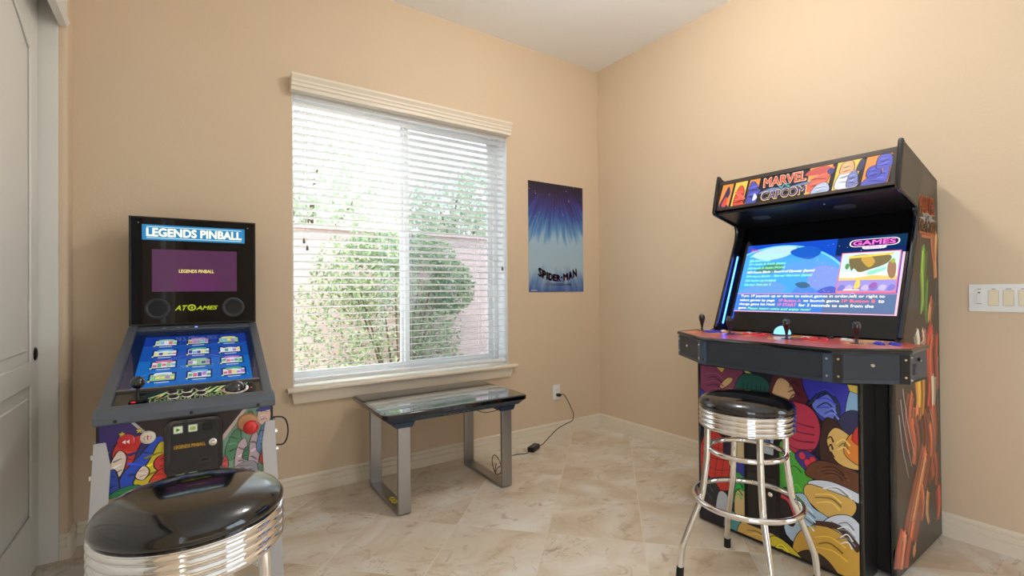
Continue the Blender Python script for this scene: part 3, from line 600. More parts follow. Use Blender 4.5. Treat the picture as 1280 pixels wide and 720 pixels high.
# rails and lockdown bar
for sx in (-1, 1):
    MB().obox(tp(sx*hw_, -.93, -.045), V((-sx*.034, 0, 0)), tp(0, -.17)-tp(0, -.93), nd_*.05).build('side_rail', M_rail, pm, 0, .004, 3)
MB().obox(tp(-hw_+.034, -.215, -.045), V((2*hw_-.068, 0, 0)), tp(0, -.17)-tp(0, -.215), nd_*.047).build('rear_rail', M_rail, pm, 0, .003)
pr = [(-.905, tz(-.905)+.004), (-.935, tz(-.935)+.006), (-.955, .785), (-.962, .776), (-.962, .757), (-.958, .752), (-.94, .752), (-.905, .765)]
lb = MB().prism(pr, YZ, -hw_-.004, hw_+.004).build('lockdown_bar', M_rail, pm, 30, .0025, 2)
for x in (-.205, .0, .205): MB().lathe([(.0055, .9622), (.0055, .9645), (.002, .966)], (x, 0, .764), 12, '-y').build('screw', M_black, lb)
for x in (-.13, -.075, -.045): MB().obox(tp(x, -.2, .0022), (.014, 0, 0), sd_*.004, nd_*.0006).build('status_print', flat((220, 224, 230)), pm, 0)
MB().obox(tp(-.005, -.2, .0022), (.012, 0, 0), sd_*.005, nd_*.0008).build('status_light', flat((120, 140, 255), 3), pm, 0)
# playfield screen (lit menu), under its glass
sy0, sy1 = -.79, -.215; U_ = V((2*hw_-.068, 0, 0)); Lg = (tp(0, sy1)-tp(0, sy0)).length
O_ = tp(-hw_+.034, sy0, -.012)
MB().obox(O_-nd_*.012, U_, sd_*Lg, nd_*.0118).build('monitor_housing', M_black, pm, 0)
ic = []
blu = (18, 78, 168)
ic.append((rc(0, 1, 0, 1), (10, 26, 60))); ic.append((rc(.085, .95, 0, .9), blu)); ic.append((rc(.085, .95, 0, .45), (22, 104, 186))); ic.append((rc(.085, .95, .72, .9), (14, 52, 150)))
for s_, e_ in (((.2, .38), (.42, .52)), ((.92, .12), (.78, .36)), ((.1, .2), (.3, .3)), ((.62, .5), (.8, .4))): ic.append((band([s_, ((s_[0]+e_[0])/2, (s_[1]+e_[1])/2+.01), e_], .004, .001), (110, 170, 230)))
rnd = random.Random(5)
pal = [(150, 190, 150), (220, 225, 235), (180, 120, 200), (120, 180, 210), (225, 215, 120), (90, 170, 120), (210, 110, 120), (60, 70, 150)]
for r in range(4):
    for c in range(3):
        cx = .27+c*.265-(r-1.5)*-.006; cy = .77-r*.2; w_, h_ = .085, .045
        ic.append((rc(cx-w_-.012, cx+w_+.012, cy-h_-.016, cy+h_+.02), (10, 36, 84)))
        ic.append((rc(cx-w_, cx+w_, cy-h_, cy+h_), pal[rnd.randrange(2)] if True else 0))
        for k in range(5):
            a = cx-w_+.17*k/5; ic.append((rc(a+.004, a+.034, cy-h_+.008+rnd.uniform(0, .02), cy+h_*rnd.uniform(.1, .8)), pal[rnd.randrange(8)]))
        ic.append((sm((cx-w_*.7, cy+h_*.7), (cx, cy+h_*1.0), (cx+w_*.7, cy+h_*.7), (cx+w_*.6, cy+h_*1.5), (cx-w_*.6, cy+h_*1.5)), pal[(r*3+c*2) % 8]))
        ic.append((rc(cx-.05, cx+.05, cy-h_-.032, cy-h_-.022), (200, 220, 240))); ic.append((ell(cx-w_-.005, cy-h_-.006, .008, .011), (220, 215, 120)))
art('playfield_screen', pm, O_, U_, sd_*Lg, ic, emit=SCR*.8, rough=.2, step=.00003)
GL = glassmat('playfield_glass', (.97, .98, .98), fac_mul=1.0)
MB().obox(tp(-hw_+.034, sy0+.004, -.004), U_, sd_*(Lg-.004), nd_*.004).build('playfield_glass', GL, pm, 0)
MB().obox(tp(-hw_+.034, sy0-.004, -.012), U_, sd_*.008, nd_*.013).build('divider_strip', M_steel, pm, 0, .001)
# control deck
cy0, cy1 = -.905, sy0-.004; Lc = (tp(0, cy1)-tp(0, cy0)).length; Oc = tp(-hw_+.034, cy0, -.008)
MB().obox(Oc-nd_*.01, U_, sd_*Lc, nd_*.01).build('control_deck', mat('control_deck_black', (22, 22, 26), .15, coat=.5), pm, 0)
gr, dk = (206, 232, 150), (8, 40, 40)
sh_ = [(sm((.2, .05), (.2, .8), (.5, .97), (.9, .9), (.93, .2), (.6, .02)), dk)]
for a in range(9):
    x = .28+a*.055; sh_.append((band([(x-.06, .45), (x, .62+.2*math.sin(a)), (x+.07, .85)], .03, .012), gr))
for a in range(6): sh_.append((band([(.66+.03*a, .25+.1*(a % 2)), (.72+.03*a, .7), (.8+.02*a, .9)], .02, .008), (150, 200, 130)))
ar = art('deck_artwork', pm, Oc, U_, sd_*Lc, sh_, rough=.2)
text('deck_lettering', 'LEGENDS PINBALL', pm, Oc, U_, sd_, (.1, .34, .012, .042), flat(gr, 0, .2), .035, .0032)
for x, y in ((-.059, -.838), (-.016, -.836), (.027, -.833), (-.055, -.873), (-.014, -.870), (.028, -.866)):
    o = tp(x, y, -.008)
    b1 = MB().lathe([(.0175, 0), (.0175, .005), (.0145, .007), (.0135, .003)], seg=24); b2 = MB().lathe([(.0128, 0), (.0128, .006), (.011, .0085), (.001, .007)], seg=24)
    rot = Matrix.Rotation(math.atan2(sd_.z, sd_.y), 4, 'X')
    for mm, nm, mt in ((b1, 'button_ring', M_chrome), (b2, 'button', M_black)):
        mm.v = [o+nd_*.002+rot @ v for v in mm.v]; mm.build(nm, mt, pm)
o = tp(-.156, -.868, -.008); b = MB().lathe([(.026, .001), (.026, .004), (.008, .006), (.0055, .012), (.0055, .05)], seg=24); b.v = [o+V(v) for v in b.v]
js = b.build('joystick', M_black, pm); b = MB().lathe([(.0215*math.sin(PI*k/12)+.0002, .066-.0215*math.cos(PI*k/12)) for k in range(13)], seg=28); b.v = [o+V(v) for v in b.v]; b.build('joystick_ball', mat('black_gloss', (10, 10, 11), .08, coat=.8), js, 60)
MB().obox(o+nd_*.002+V((-.016, -.03, 0)), (.012, 0, 0), sd_*.006, nd_*.002).build('red_mark', flat((220, 40, 60), 1), js, 0)
o = tp(.136, -.852, -.008); b = MB().lathe([(.045, .0), (.045, .004), (.038, .0065), (.036, .002)], seg=36); b.v = [o+nd_*.002+rot @ v for v in b.v]; tb_ = b.build('trackball_ring', M_chrome, pm)
b = MB().lathe([(.0345*math.sin(PI*k/14)+.0002, -.014-.0345*math.cos(PI*k/14)+.012) for k in range(15)], seg=32); b.v = [o+nd_*.002+rot @ v for v in b.v]; b.build('trackball', mat('trackball_black', (26, 28, 30), .06, coat=1), tb_, 60)
for x in (.085, .187, -.1): MB().obox(tp(x, -.855, -.0055), (.006, 0, 0), sd_*.006, nd_*.001).build('indicator', flat((220, 50, 60), 1), pm, 0)
# front artwork: dark field, violet left corner, pale green right corner
W0, Wz = V((1, 0, 0)), V((0, 0, 1)); Of = V((-.248, -.9405, .512)); fw_, fh_ = .496, .24
fx = lambda x: (x+.248)/fw_
fz = lambda z: (z-.512)/fh_
def FP(*pts): return [(fx(a), fz(c)) for a, c in pts]
S_ = [(rc(0, 1, 0, 1), (46, 34, 40)),
      (FP((-.248, .512), (-.03, .512), (-.075, .64), (-.168, .752), (-.248, .752)), (58, 44, 116)),
      (FP((-.17, .752), (-.16, .752), (-.066, .64), (-.076, .636)), (206, 196, 206)),
      (FP((.085, .512), (.085, .64), (.165, .752), (.248, .752), (.248, .512)), (128, 170, 148)),
      (FP((.085, .655), (.161, .754), (.174, .754), (.085, .634)), (216, 196, 190))]
K = .008
for p, c in (((sm(*FP((-.215, .64), (-.2, .69), (-.165, .7), (-.13, .7), (-.15, .66), (-.17, .6), (-.2, .58))), (206, 50, 44)),
              (sm(*FP((-.2, .52), (-.19, .58), (-.14, .64), (-.1, .69), (-.08, .675), (-.13, .6), (-.16, .52))), (36, 78, 200)),
              (sm(*FP((-.16, .55), (-.12, .61), (-.09, .67), (-.065, .66), (-.07, .61), (-.1, .57), (-.13, .53))), (214, 196, 50)),
              (ell(fx(-.075), fz(.6), .06, .12), (218, 56, 58)),
              (sm(*FP((-.12, .53), (-.1, .57), (-.07, .58), (-.08, .53))), (216, 60, 50)),
              (sm(*FP((-.225, .6), (-.2, .66), (-.18, .64), (-.19, .59), (-.21, .57))), (232, 214, 200)),
              (sm(*FP((-.235, .53), (-.22, .6), (-.205, .59), (-.2, .53))), (40, 70, 170)),
              (sm(*FP((-.225, .512), (-.2, .535), (-.15, .54), (-.14, .512))), (40, 130, 80)),
              (sm(*FP((-.155, .57), (-.135, .6), (-.12, .58), (-.135, .555))), (236, 214, 200)))): S_.append((p, c, K))
for x, z, r in ((-.09, .535, .025), (-.145, .72, .02), (-.23, .66, .018), (-.19, .715, .02), (-.045, .522, .02)):
    S_.append(([(fx(x)+(r if k % 2 == 0 else r*.45)*math.cos(k*PI/5+.3), fz(z)+2*(r if k % 2 == 0 else r*.45)*math.sin(k*PI/5+.3)) for k in range(10)], (224, 200, 70), .003))
for pts, c in ((((.1, .6), (.12, .66), (.145, .68), (.15, .62), (.12, .57)), (88, 142, 110)), (((.13, .54), (.14, .62), (.165, .64), (.17, .58), (.16, .53)), (196, 176, 186)),
               (((.175, .54), (.18, .63), (.2, .66), (.21, .6), (.2, .53)), (190, 170, 182)), (((.205, .7), (.21, .745), (.24, .748), (.247, .71), (.23, .68)), (222, 190, 176)),
               (((.2, .738), (.22, .75), (.247, .752), (.247, .74), (.22, .735)), (62, 74, 160)), (((.2, .6), (.22, .68), (.245, .69), (.248, .62), (.23, .57)), (96, 130, 176)),
               (((.21, .55), (.23, .61), (.248, .6), (.248, .53)), (196, 80, 66)), (((.12, .512), (.14, .55), (.19, .555), (.2, .512)), (150, 146, 156)),
               (((.09, .56), (.1, .59), (.11, .56), (.1, .53)), (198, 90, 92)), (((.16, .7), (.18, .74), (.19, .72), (.18, .69)), (92, 140, 84)),
               (((.222, .575), (.235, .59), (.245, .56), (.23, .54)), (226, 190, 160)), (((.085, .512), (.1, .545), (.12, .512)), (70, 92, 168)),
               (((.235, .545), (.24, .57), (.248, .57), (.248, .54)), (70, 110, 180)), (((.155, .575), (.165, .61), (.175, .6), (.17, .565)), (70, 120, 92))):
    S_.append((sm(*FP(*pts)), c, .004))
art('front_artwork', pm, Of, W0*fw_, Wz*fh_, inked(S_, 4), rough=.3, step=.00003)
def disc(name, x, z, prof, m, parent=pm, seg=28): return MB().lathe(prof, (x, 0, z), seg, '-y').build(name, m, parent, 50)
rb = disc('rewind_button', -.178, .69, [(.0235, .940), (.0235, .9445), (.019, .948), (.001, .948)], mat('red_button', (206, 30, 36), .25, coat=.4))
art('rewind_mark', rb, (-.178, -.9483, .69), (1, 0, 0), (0, 0, 1), [([(-.002, 0), (-.011, .0), (-.002, -.008)][:0] or [(-.011, 0), (-.002, -.007), (-.002, .007)], (250, 230, 230)), ([(-.001, 0), (.008, -.007), (.008, .007)], (250, 230, 230))], lo=(-1, -1))
wb = disc('nudge_button', -.122, .694, [(.0215, .940), (.0215, .9445), (.018, .948), (.001, .948)], mat('cream_button', (232, 222, 206), .3, coat=.4))
art('nudge_mark', wb, (-.122, -.9483, .694), (1, 0, 0), (0, 0, 1), [(rc(-.0015, .0015, -.008, .008), (200, 60, 50)), ([(-.004, .003), (.004, .003), (0, .009)], (200, 60, 50))]+[(band([(sx*.007, -.006), (sx*.0105, 0), (sx*.007, .006)], .0018), (180, 120, 100)) for sx in (-1, 1)], lo=(-1, -1))
pb_ = disc('plunger_base', .172, .70, [(.034, .9405), (.034, .944), (.030, .952), (.012, .954)], mat('tan_plunger', (206, 152, 110), .35)); 
disc('plunger_rod', .177, .694, [(.008, .95), (.008, .975)], M_steel, pb_); disc('plunger_knob', .18, .69, [(.008, .972), (.021, .976), (.0255, .988), (.022, 1.0), (.012, 1.005), (.001, 1.006)], mat('red_button', (206, 30, 36), .25), pb_)
# coin door
cdp = MB().prism(rrect(-.078, .093, .548, .742, .028), XZ, -.951, -.9408).build('coin_door', mat('door_frame_black', (18, 18, 22), .15, coat=.6), pm, 30, .003)
MB().prism(rrect(-.06, .077, .564, .728, .012), XZ, -.954, -.9512).build('door_plate', mat('door_plate_black', (40, 41, 45), .5), cdp, 30, .001)
for k, (x, lit) in enumerate(((-.038, 1), (.004, 1), (.047, 0))):
    bo = MB().prism(rrect(x-.0145, x+.0145, .695, .722, .003), XZ, -.9565, -.9542).build('button_bezel', M_steel if lit else M_black, cdp, 30, .001)
    MB().prism(rrect(x-.0115, x+.0115, .698, .719, .002), XZ, -.9585, -.9567).build('button_cap', flat((226, 236, 196), .5) if lit else M_black, cdp, 30)
art('play_mark', cdp, (-.038, -.9587, .7085), (1, 0, 0), (0, 0, 1), [([(-.006, -.007), (.007, 0), (-.006, .007)], (70, 150, 40))], lo=(-1, -1))
art('menu_mark', cdp, (.004, -.9587, .7085), (1, 0, 0), (0, 0, 1), [(rrect(-.008, .008, -.006, .006, .004), (150, 160, 70)), (rrect(-.005, .005, -.003, .003, .002), (200, 206, 110)), (rc(-.003, .003, -.001, .001), (120, 130, 60))], lo=(-1, -1))
MB().prism(rrect(-.055, .046, .638, .66, .002), XZ, -.9552, -.9542).build('name_plate', flat((54, 36, 26)), cdp, 30)
text('name_plate_lettering', 'LEGENDS PINBALL', cdp, (0, -.9552, 0), W0, Wz, (-.05, .041, .643, .655), flat((240, 190, 80), .3), .03, .0004)
disc('lock', .063, .651, [(.0125, .953), (.0125, .958), (.010, .960), (.001, .960)], M_chrome, cdp, 24)
MB().box(.022, .056, -.956, -.9542, .582, .602).build('coin_return', mat('return_grey', (54, 54, 56), .4), cdp, 0, .001); MB().box(.027, .051, -.9566, -.9561, .589, .598).build('coin_slot', M_black, cdp, 0)
# legs: angled steel corner legs with bolts
M_leg = mat('silver_leg', (196, 198, 202), .38, .35, var=.03)
for sx in (-1, 1):
    for fy, sg in ((-.942, -1), (-.03, 1)):
        zt = .695 if sg < 0 else .8; xo = sx*(hw_+.003)
        def col(z): k = (zt-z)/zt; return V((xo+sx*.03*k, fy+sg*.055*k, z))
        lg = MB(); rows = []
        for z in (zt, .62, .5, .3, .1, .012):
            p = col(z); w_ = .046 if z < zt else .03
            rows.append([p+V((-sx*w_, sg*.0015, 0)), p+V((0, sg*.0015, 0)), p+V((0, -sg*w_, 0)), p+V((-sx*.0035, -sg*w_, 0)), p+V((-sx*.0035, -sg*.002, 0)), p+V((-sx*w_, -sg*.002, 0))])
        vs = [v for r_ in rows for v in r_]; fs = []
        for i in range(len(rows)-1): fs += [[i*6+k, i*6+(k+1) % 6, (i+1)*6+(k+1) % 6, (i+1)*6+k] for k in range(6)]
        fs += [list(range(6)), list(range(len(vs)-6, len(vs)))]
        lo_ = lg.add(vs, fs).build('leg', M_leg, pm, 20)
        p = col(.012); MB().lathe([(.022, .0005), (.022, .006), (.008, .012), (.008, .03)], (p.x-sx*.018, p.y-sg*.018, 0), 18).build('leveller_foot', M_chrome, lo_)
        for z in (.65, .585):
            p = col(z); MB().cyl(p+V((sx*.0005, -sg*.012, 0)), p+V((sx*.007, -sg*.012, 0)), .0095, .0075, 12).build('bolt', M_chrome, lo_)
        
# backbox
bb = MB().box(-.257, .257, -.157, -.03, 1.027, 1.537).build('backbox', M_cab, pm, 0, .003)
yb = -.1572
fb = MB()
for x0_, x1_, z0_, z1_ in ((-.257, -.249, 1.027, 1.537), (.249, .257, 1.027, 1.537), (-.249, .249, 1.027, 1.034), (-.249, .249, 1.530, 1.537)): fb.box(x0_, x1_, -.166, yb, z0_, z1_)
fb.build('backbox_frame', mat('frame_black', (24, 24, 26), .3), bb, 0, .001)
MB().box(-.2488, .2488, -.1625, yb, 1.0343, 1.5297).build('backglass', mat('backglass_black', (8, 8, 13), .04, spec=.3), bb, 0)
Ob = V((0, -.1626, 0))
mq = art('backbox_marquee', bb, Ob+V((-.209, 0, 1.429)), W0*.417, Wz*.072, [(rc(0, 1, 0, 1), (30, 118, 168)), (rc(.04, .965, .84, .88), (200, 224, 220)), (rc(.04, .965, .12, .16), (200, 224, 220))], emit=SCR)
text('marquee_lettering', 'LEGENDS PINBALL', bb, Ob, W0, Wz, (-.193, .195, 1.445, 1.486), flat((238, 246, 214), SCR), .045, .0012)
art('score_screen', bb, Ob+V((-.172, 0, 1.186)), W0*.345, Wz*.2, [(rc(0, 1, 0, 1), (74, 34, 70)), (sm((.3, .0), (.7, .0), (.8, .3), (.55, .55), (.25, .4)), (80, 30, 76)), (sm((.42, .0), (.66, .0), (.7, .2), (.5, .3)), (84, 28, 80))], emit=SCR*.9, rough=.15)
text('score_lettering', 'LEGENDS PINBALL', bb, Ob, W0, Wz, (-.068, .075, 1.276, 1.292), flat((226, 214, 120), SCR*.9), .03, .0012)
for x in (-.152, .157):
    sp_ = MB().lathe([(.049, .1625), (.049, .1665), (.045, .1685), (.038, .167), (.036, .1655)], (x, 0, 1.106), 40, '-y').build('speaker_ring', mat('speaker_ring_grey', (44, 47, 52), .35), bb, 50)
    MB().lathe([(.0355, .1626), (.0355, .1655), (.02, .1665), (.001, .167)], (x, 0, 1.106), 40, '-y').build('speaker_grille', mat('speaker_grille', (26, 28, 31), .6, bump=.8, bscale=600), sp_, 50)
yl = flat((176, 190, 40), SCR*.7)
text('maker_lettering', 'AT', bb, Ob, W0, Wz, (-.084, -.034, 1.095, 1.12), yl, .035, .0005, .3)
MB().tube([(-.017+.014*math.cos(2*PI*k/20), -.163, 1.108+.0125*math.sin(2*PI*k/20)) for k in range(20)], .0032, 6, True).build('maker_emblem', yl, bb)
MB().lathe([(.005, .1625), (.005, .1634)], (-.017, 0, 1.108), 16, '-y').build('maker_emblem', yl, bb)
text('maker_lettering', 'AMES', bb, Ob, W0, Wz, (.0, .09, 1.096, 1.116), yl, .035, .0005, .3)
for x in (-.222, .222): MB().lathe([(.003, .1625), (.003, .1635)], (x, 0, 1.508), 10, '-y').build('bezel_screw', M_steel, bb)
# power lead
pl_ = MB().tube(curve([(.262, -.72, .65), (.29, -.72, .655), (.325, -.715, .64), (.338, -.70, .58), (.325, -.66, .52), (.29, -.5, .47), (.28, -.2, .3), (.27, -.03, .06)], 7), .0032, 8).build('power_lead', M_black, pm)
MB().cyl((.2565, -.72, .65), (.285, -.72, .652), .0075, .005, 12).build('lead_plug', M_black, pl_)
# ------------------------------------------------------------------ arcade cabinet
ar_th = math.radians(1.2); ax_a = V((-math.cos(ar_th), -math.sin(ar_th), 0)); ax_b = V((-math.sin(ar_th), math.cos(ar_th), 0))
AO = V((-.03, -2.285, 0)); BC = .42
ac = thing('arcade_cabinet', 'tall black four player arcade cabinet with comic artwork against the right wall', 'arcade cabinet', AO+ax_b*BC, math.radians(-88.8))
def L(a, b, z): return V((BC-b, -a, z))
M_ac = mat('arcade_black', (26, 24, 25), .32, var=.05, scale=8)
M_in = mat('arcade_inner_black', (12, 12, 15), .3)
M_tm = mat('black_edge_molding', (14, 14, 17), .16, coat=.4)
M_deck = mat('deck_steel_grey', (56, 64, 76), .42, var=.04, scale=6)
hood = [(.01, 1.683), (.452, 1.79), (.462, 1.788)]
prof_ = [(.0, .012), (.62, .012), (.62, .80), (.56, .95), (.512, .965)]+[(.31, 1.41), (.293, 1.45), (.283, 1.485), (.281, 1.51), (.288, 1.53), (.302, 1.545)]+[(.49, 1.588), (.505, 1.597), (.51, 1.612), (.466, 1.785), (.458, 1.792), (.448, 1.791), (.0, 1.684)]
for s_, b0, b1 in ((1, 0, .018), (-1, .822, .84)):
    sp_ = MB().prism(prof_, lambda p, q, d: (BC-d, -p, q), b0, b1).build('side_panel', M_ac, ac, 20)
    edge = curve([(p, q, 0) for p, q in prof_[4:17]], 3)
    MB().tube([L(p.x, (b0+b1)/2, p.y) for p in edge], .0105, 10).build('edge_molding', M_tm, sp_)
    MB().tube([L(.62, (b0+b1)/2, .014), L(.62, (b0+b1)/2, .81)], .0105, 10).build('edge_molding', M_tm, sp_)
bI0, bI1 = .0185, .8215
def panel(name, pts, m, parent=ac, t=.012, b0=bI0, b1=bI1, bevel=0):
    (a0, z0_), (a1, z1_) = pts; d = V((a1-a0, z1_-z0_, 0)).normalized(); n = V((-d.y, d.x, 0))
    q = [(a0, z0_), (a1, z1_), (a1+n.x*t, z1_+n.y*t), (a0+n.x*t, z0_+n.y*t)]
    return MB().prism(q, lambda p, r, d_: (BC-d_, -p, r), b0, b1).build(name, m, parent, 0, bevel)
panel('back_panel', ((.003, .02), (.003, 1.66)), M_in, t=-.012)
panel('top_panel', ((.02, 1.672), (.44, 1.772)), M_ac, t=-.012)
hu = panel('hood_underside', ((.21, 1.528), (.494, 1.588)), M_in, t=.012)
for bb_ in (.25, .64):
    c = L(.37, bb_, 1.562); e_ = MB().lathe([(.046, 0), (.046, -.003), (.04, -.005), (.001, -.004)], seg=32); sl_ = math.atan2(.06, .284)
    R_ = Matrix.Rotation(-sl_, 4, 'X'); e_.v = [c+V((0, 0, -.0005))+R_ @ V((v.x, v.y*.75, v.z)) for v in e_.v]; e_.build('speaker_grille', mat('hood_speaker', (40, 44, 52), .5, bump=.6, bscale=500), ac, 40)
MB().lathe([(.004, 0), (.004, -.004)], L(.44, .31, 1.576), 10).build('hood_screw', M_chrome, ac)
# marquee: lit strip in a brown frame
mo, mt_ = (.5, 1.607), (.462, 1.772)
fwv = V((mt_[0]-mo[0], mt_[1]-mo[1], 0)); 
mb = panel('marquee_backing', (mo, mt_), M_in, t=.01)
Om = L(mo[0]+.001, bI1, mo[1]); Um = V((1, 0, 0)); Wm = (L(mt_[0], 0, mt_[1])-L(mo[0], 0, mo[1])); hm = Wm.length; Wm = Wm.normalized(); nm = Um.cross(Wm); wm = bI1-bI0
for o_, u_, w_ in ((Om, Um*wm, Wm*.016), (Om+Wm*(hm-.022), Um*wm, Wm*.022), (Om+Wm*.016, Um*.008, Wm*(hm-.038)), (Om+Um*(wm-.016)+Wm*.016, Um*.016, Wm*(hm-.038))):
    MB().obox(o_, u_, w_, nm*.004).build('marquee_frame', mat('marquee_frame_brown', (62, 52, 48), .35), ac, 0, .0008)
O2 = Om+Um*.008+Wm*.016+nm*.0005; w2, h2 = wm-.024, hm-.038
org, yel, red_, blu_, wht, blk_ = (240, 150, 70), (250, 206, 90), (226, 86, 70), (86, 88, 178), (232, 234, 244), (30, 26, 34)
def slant(x0, x1, c, k=.012): return ([(x0-k, 0), (x1-k, 0), (x1+k, 1), (x0+k, 1)], c)
ms = [(rc(0, 1, 0, 1), blk_)]
ms += [slant(.005, .085, org), slant(.1, .185, yel), slant(.2, .27, org), slant(.575, .7, (244, 170, 90)), slant(.725, .845, yel), slant(.87, .995, org)]
ms += [(sm((.0, .0), (.03, .5), (.06, .9), (.075, .6), (.05, .2), (.07, 0)), (60, 50, 90)), (sm((.02, .1), (.045, .45), (.06, .35), (.05, .05)), red_),
       (sm((.11, .0), (.12, .5), (.15, .85), (.175, .6), (.17, .2), (.18, 0)), red_, .004), (ell(.15, .42, .018, .2, 10), (240, 110, 96)),
       (sm((.2, .0), (.205, .5), (.225, .9), (.25, .85), (.275, .55), (.29, .5), (.27, .3), (.26, 0)), blu_, .004), (sm((.24, .1), (.25, .4), (.27, .2)), wht),
       (sm((.56, .2), (.6, .5), (.66, .75), (.72, .9), (.69, .5), (.66, .2), (.6, .1)), (232, 110, 90), .004), (sm((.6, 0), (.63, .3), (.68, .35), (.7, .1), (.68, 0)), (190, 200, 226), .004),
       (sm((.56, .75), (.6, .95), (.68, .98), (.7, .8), (.64, .7)), (210, 90, 84)), (ell(.7, .75, .018, .12), (70, 70, 130)),
       (sm((.73, .05), (.75, .55), (.79, .7), (.83, .55), (.84, .05)), wht, .004), (sm((.75, .6), (.765, .95), (.81, .97), (.82, .65), (.79, .55)), (240, 178, 130), .004), (sm((.79, .05), (.8, .5), (.835, .55), (.84, .1)), (130, 136, 190), .003),
       (sm((.83, .6), (.85, .95), (.87, .9), (.86, .6)), (60, 58, 90)),
       (sm((.86, .02), (.9, .3), (.95, .35), (.99, .7), (.98, .1), (.96, 0)), (96, 100, 200), .003), (sm((.885, .3), (.895, .6), (.94, .65), (.95, .35), (.92, .2)), (84, 88, 190), .004), (sm((.93, .55), (.94, .95), (.99, .97), (1, .6), (.97, .5)), (92, 96, 196), .004),
       (sm((.28, .35), (.36, .5), (.45, .42), (.56, .5), (.6, .45), (.52, .38), (.42, .34)), (120, 140, 190))]
me_ = .8
art('marquee_artwork', ac, O2, Um*w2, Wm*h2, inked(ms, 6, 4), emit=me_, step=.000015)
for st_, bx, c1, c2, of in (('MARVEL', (.31, .565, .58, .93), (228, 84, 62), (250, 220, 190), .03), ('VS', (.40, .475, .4, .57), (120, 190, 190), (40, 50, 90), .02), ('CAPCOM', (.3, .57, .05, .37), (70, 70, 150), (252, 216, 120), .03)):
    bx2 = (bx[0]*w2, bx[1]*w2, bx[2]*h2, bx[3]*h2); e_ = .004
    text('marquee_lettering', st_, ac, O2, Um, Wm, (bx2[0]-e_, bx2[1]+e_, bx2[2]-e_, bx2[3]+e_), flat(c2, me_), .06, .0019)
    text('marquee_lettering', st_, ac, O2, Um, Wm, bx2, flat(c1, me_), .02, .0022)
# monitor
al_ = -.443
def scr_pt(px, py):
    d = ray(px, py); n = ax_a-V((0, 0, al_)); k = .46-al_*.96
    t = (k-(CAM-AO).dot(ax_a)+al_*CAM.z)/d.dot(n); P = CAM+d*t; return (P-AO).dot(ax_a), (P-AO).dot(ax_b), P.z
za, zb_ = .955, 1.53
pa_ = lambda z: .46+al_*(z-.96)
mp_ = panel('monitor_bezel', ((pa_(za), za), (pa_(zb_), zb_)), mat('bezel_black', (10, 11, 14), .06, spec=.6), t=.012)
sw_, sb0 = .732, .776; zs0, zs1 = 1.054, 1.422
Os = L(pa_(zs0), sb0, zs0); Us = V((1, 0, 0)); Ws = L(pa_(zs1), 0, zs1)-L(pa_(zs0), 0, zs0); hs = Ws.length; Ws = Ws.normalized(); ns = Us.cross(Ws); Os = Os+ns*.0006
sk = []
def SK(p, c, *r): sk.append((p, c)+r)
SK(rc(0, 1, 0, 1), (22, 74, 190))
SK(rc(.62, 1, .75, 1), (14, 40, 92)); SK(rc(.8, 1, .85, 1), (16, 50, 82))
N_ = 40
SK([(.25+.52*math.cos(2*PI*k/60), .18+.79*math.sin(2*PI*k/60)) for k in range(60)], (110, 200, 250)); SK([(.25+.505*math.cos(2*PI*k/60), .18+.765*math.sin(2*PI*k/60)) for k in range(60)], (66, 156, 234))
for p, c in ((((.05, .85), (.2, .95), (.36, .93), (.3, .8), (.15, .76)), (176, 214, 236)), (((.33, .88), (.45, .93), (.53, .84), (.47, .74), (.36, .8)), (30, 90, 190)), (((.3, .66), (.45, .72), (.6, .68), (.62, .55), (.45, .52), (.33, .56)), (84, 150, 226)),
             (((.5, .62), (.62, .62), (.7, .5), (.73, .3), (.6, .28), (.48, .4)), (120, 144, 220)), (((.36, .1), (.42, .36), (.55, .3), (.62, .1), (.5, .02)), (74, 130, 214)), (((.02, .3), (.2, .45), (.34, .36), (.3, .26), (.1, .25)), (96, 150, 214)),
             (((.4, .4), (.46, .42), (.5, .36), (.44, .34)), (50, 96, 130)), (((.55, .3), (.63, .36), (.68, .28), (.6, .24)), (70, 92, 190)), (((.1, .6), (.2, .7), (.3, .66), (.24, .56)), (70, 130, 130))): SK(sm(*p), c)
rnd = random.Random(9)
for _ in range(26): x, y = rnd.uniform(.5, .98), rnd.uniform(.55, .98); SK(ell(x, y, .0022, .004, 0, 6), (200, 220, 255))
for _ in range(16): x, y = rnd.uniform(.48, .66), rnd.uniform(.26, .55); SK(ell(x, y, .002, .0035, 0, 6), (210, 220, 140))
SK(rc(0, 1, 0, .262), (60, 120, 200)); SK(rc(.6, 1, 0, .262), (86, 110, 150)); SK(rc(0, 1, .255, .264), (220, 130, 170)); SK(rc(0, 1, 0, .012), (236, 170, 190)); SK(rc(.988, 1, 0, .77), (236, 190, 200))
# preview picture: floating rock, bright sky, purple ground (abstract shapes)
X0, X1, Y0, Y1 = .665, .975, .28, .785
def PV(*pts): return [(X0+(X1-X0)*a, Y0+(Y1-Y0)*c) for a, c in pts]
SK(rc(X0-.006, X1+.006, Y0-.01, Y1+.01), (226, 110, 130)); SK(rc(X0, X1, Y0, Y1), (196, 226, 236)); SK(PV((0, .36), (1, .36), (1, .5), (0, .5)), (252, 246, 220)); SK(PV((0, .3), (1, .3), (1, .38), (.6, .42), (.3, .36), (0, .37)), (244, 190, 110)); SK(PV((0, 0), (1, 0), (1, .3), (0, .3)), (150, 140, 210))
SK(sm(*PV((.15, .9), (.5, .95), (.85, .9), (.8, .7), (.5, .55), (.35, .5), (.25, .6), (.2, .55))), (110, 96, 56)); SK(sm(*PV((.35, .85), (.5, .92), (.6, .75), (.5, .62))), (190, 150, 60)); SK(PV((.12, .86), (.9, .92), (.9, .97), (.12, .92)), (226, 196, 70))
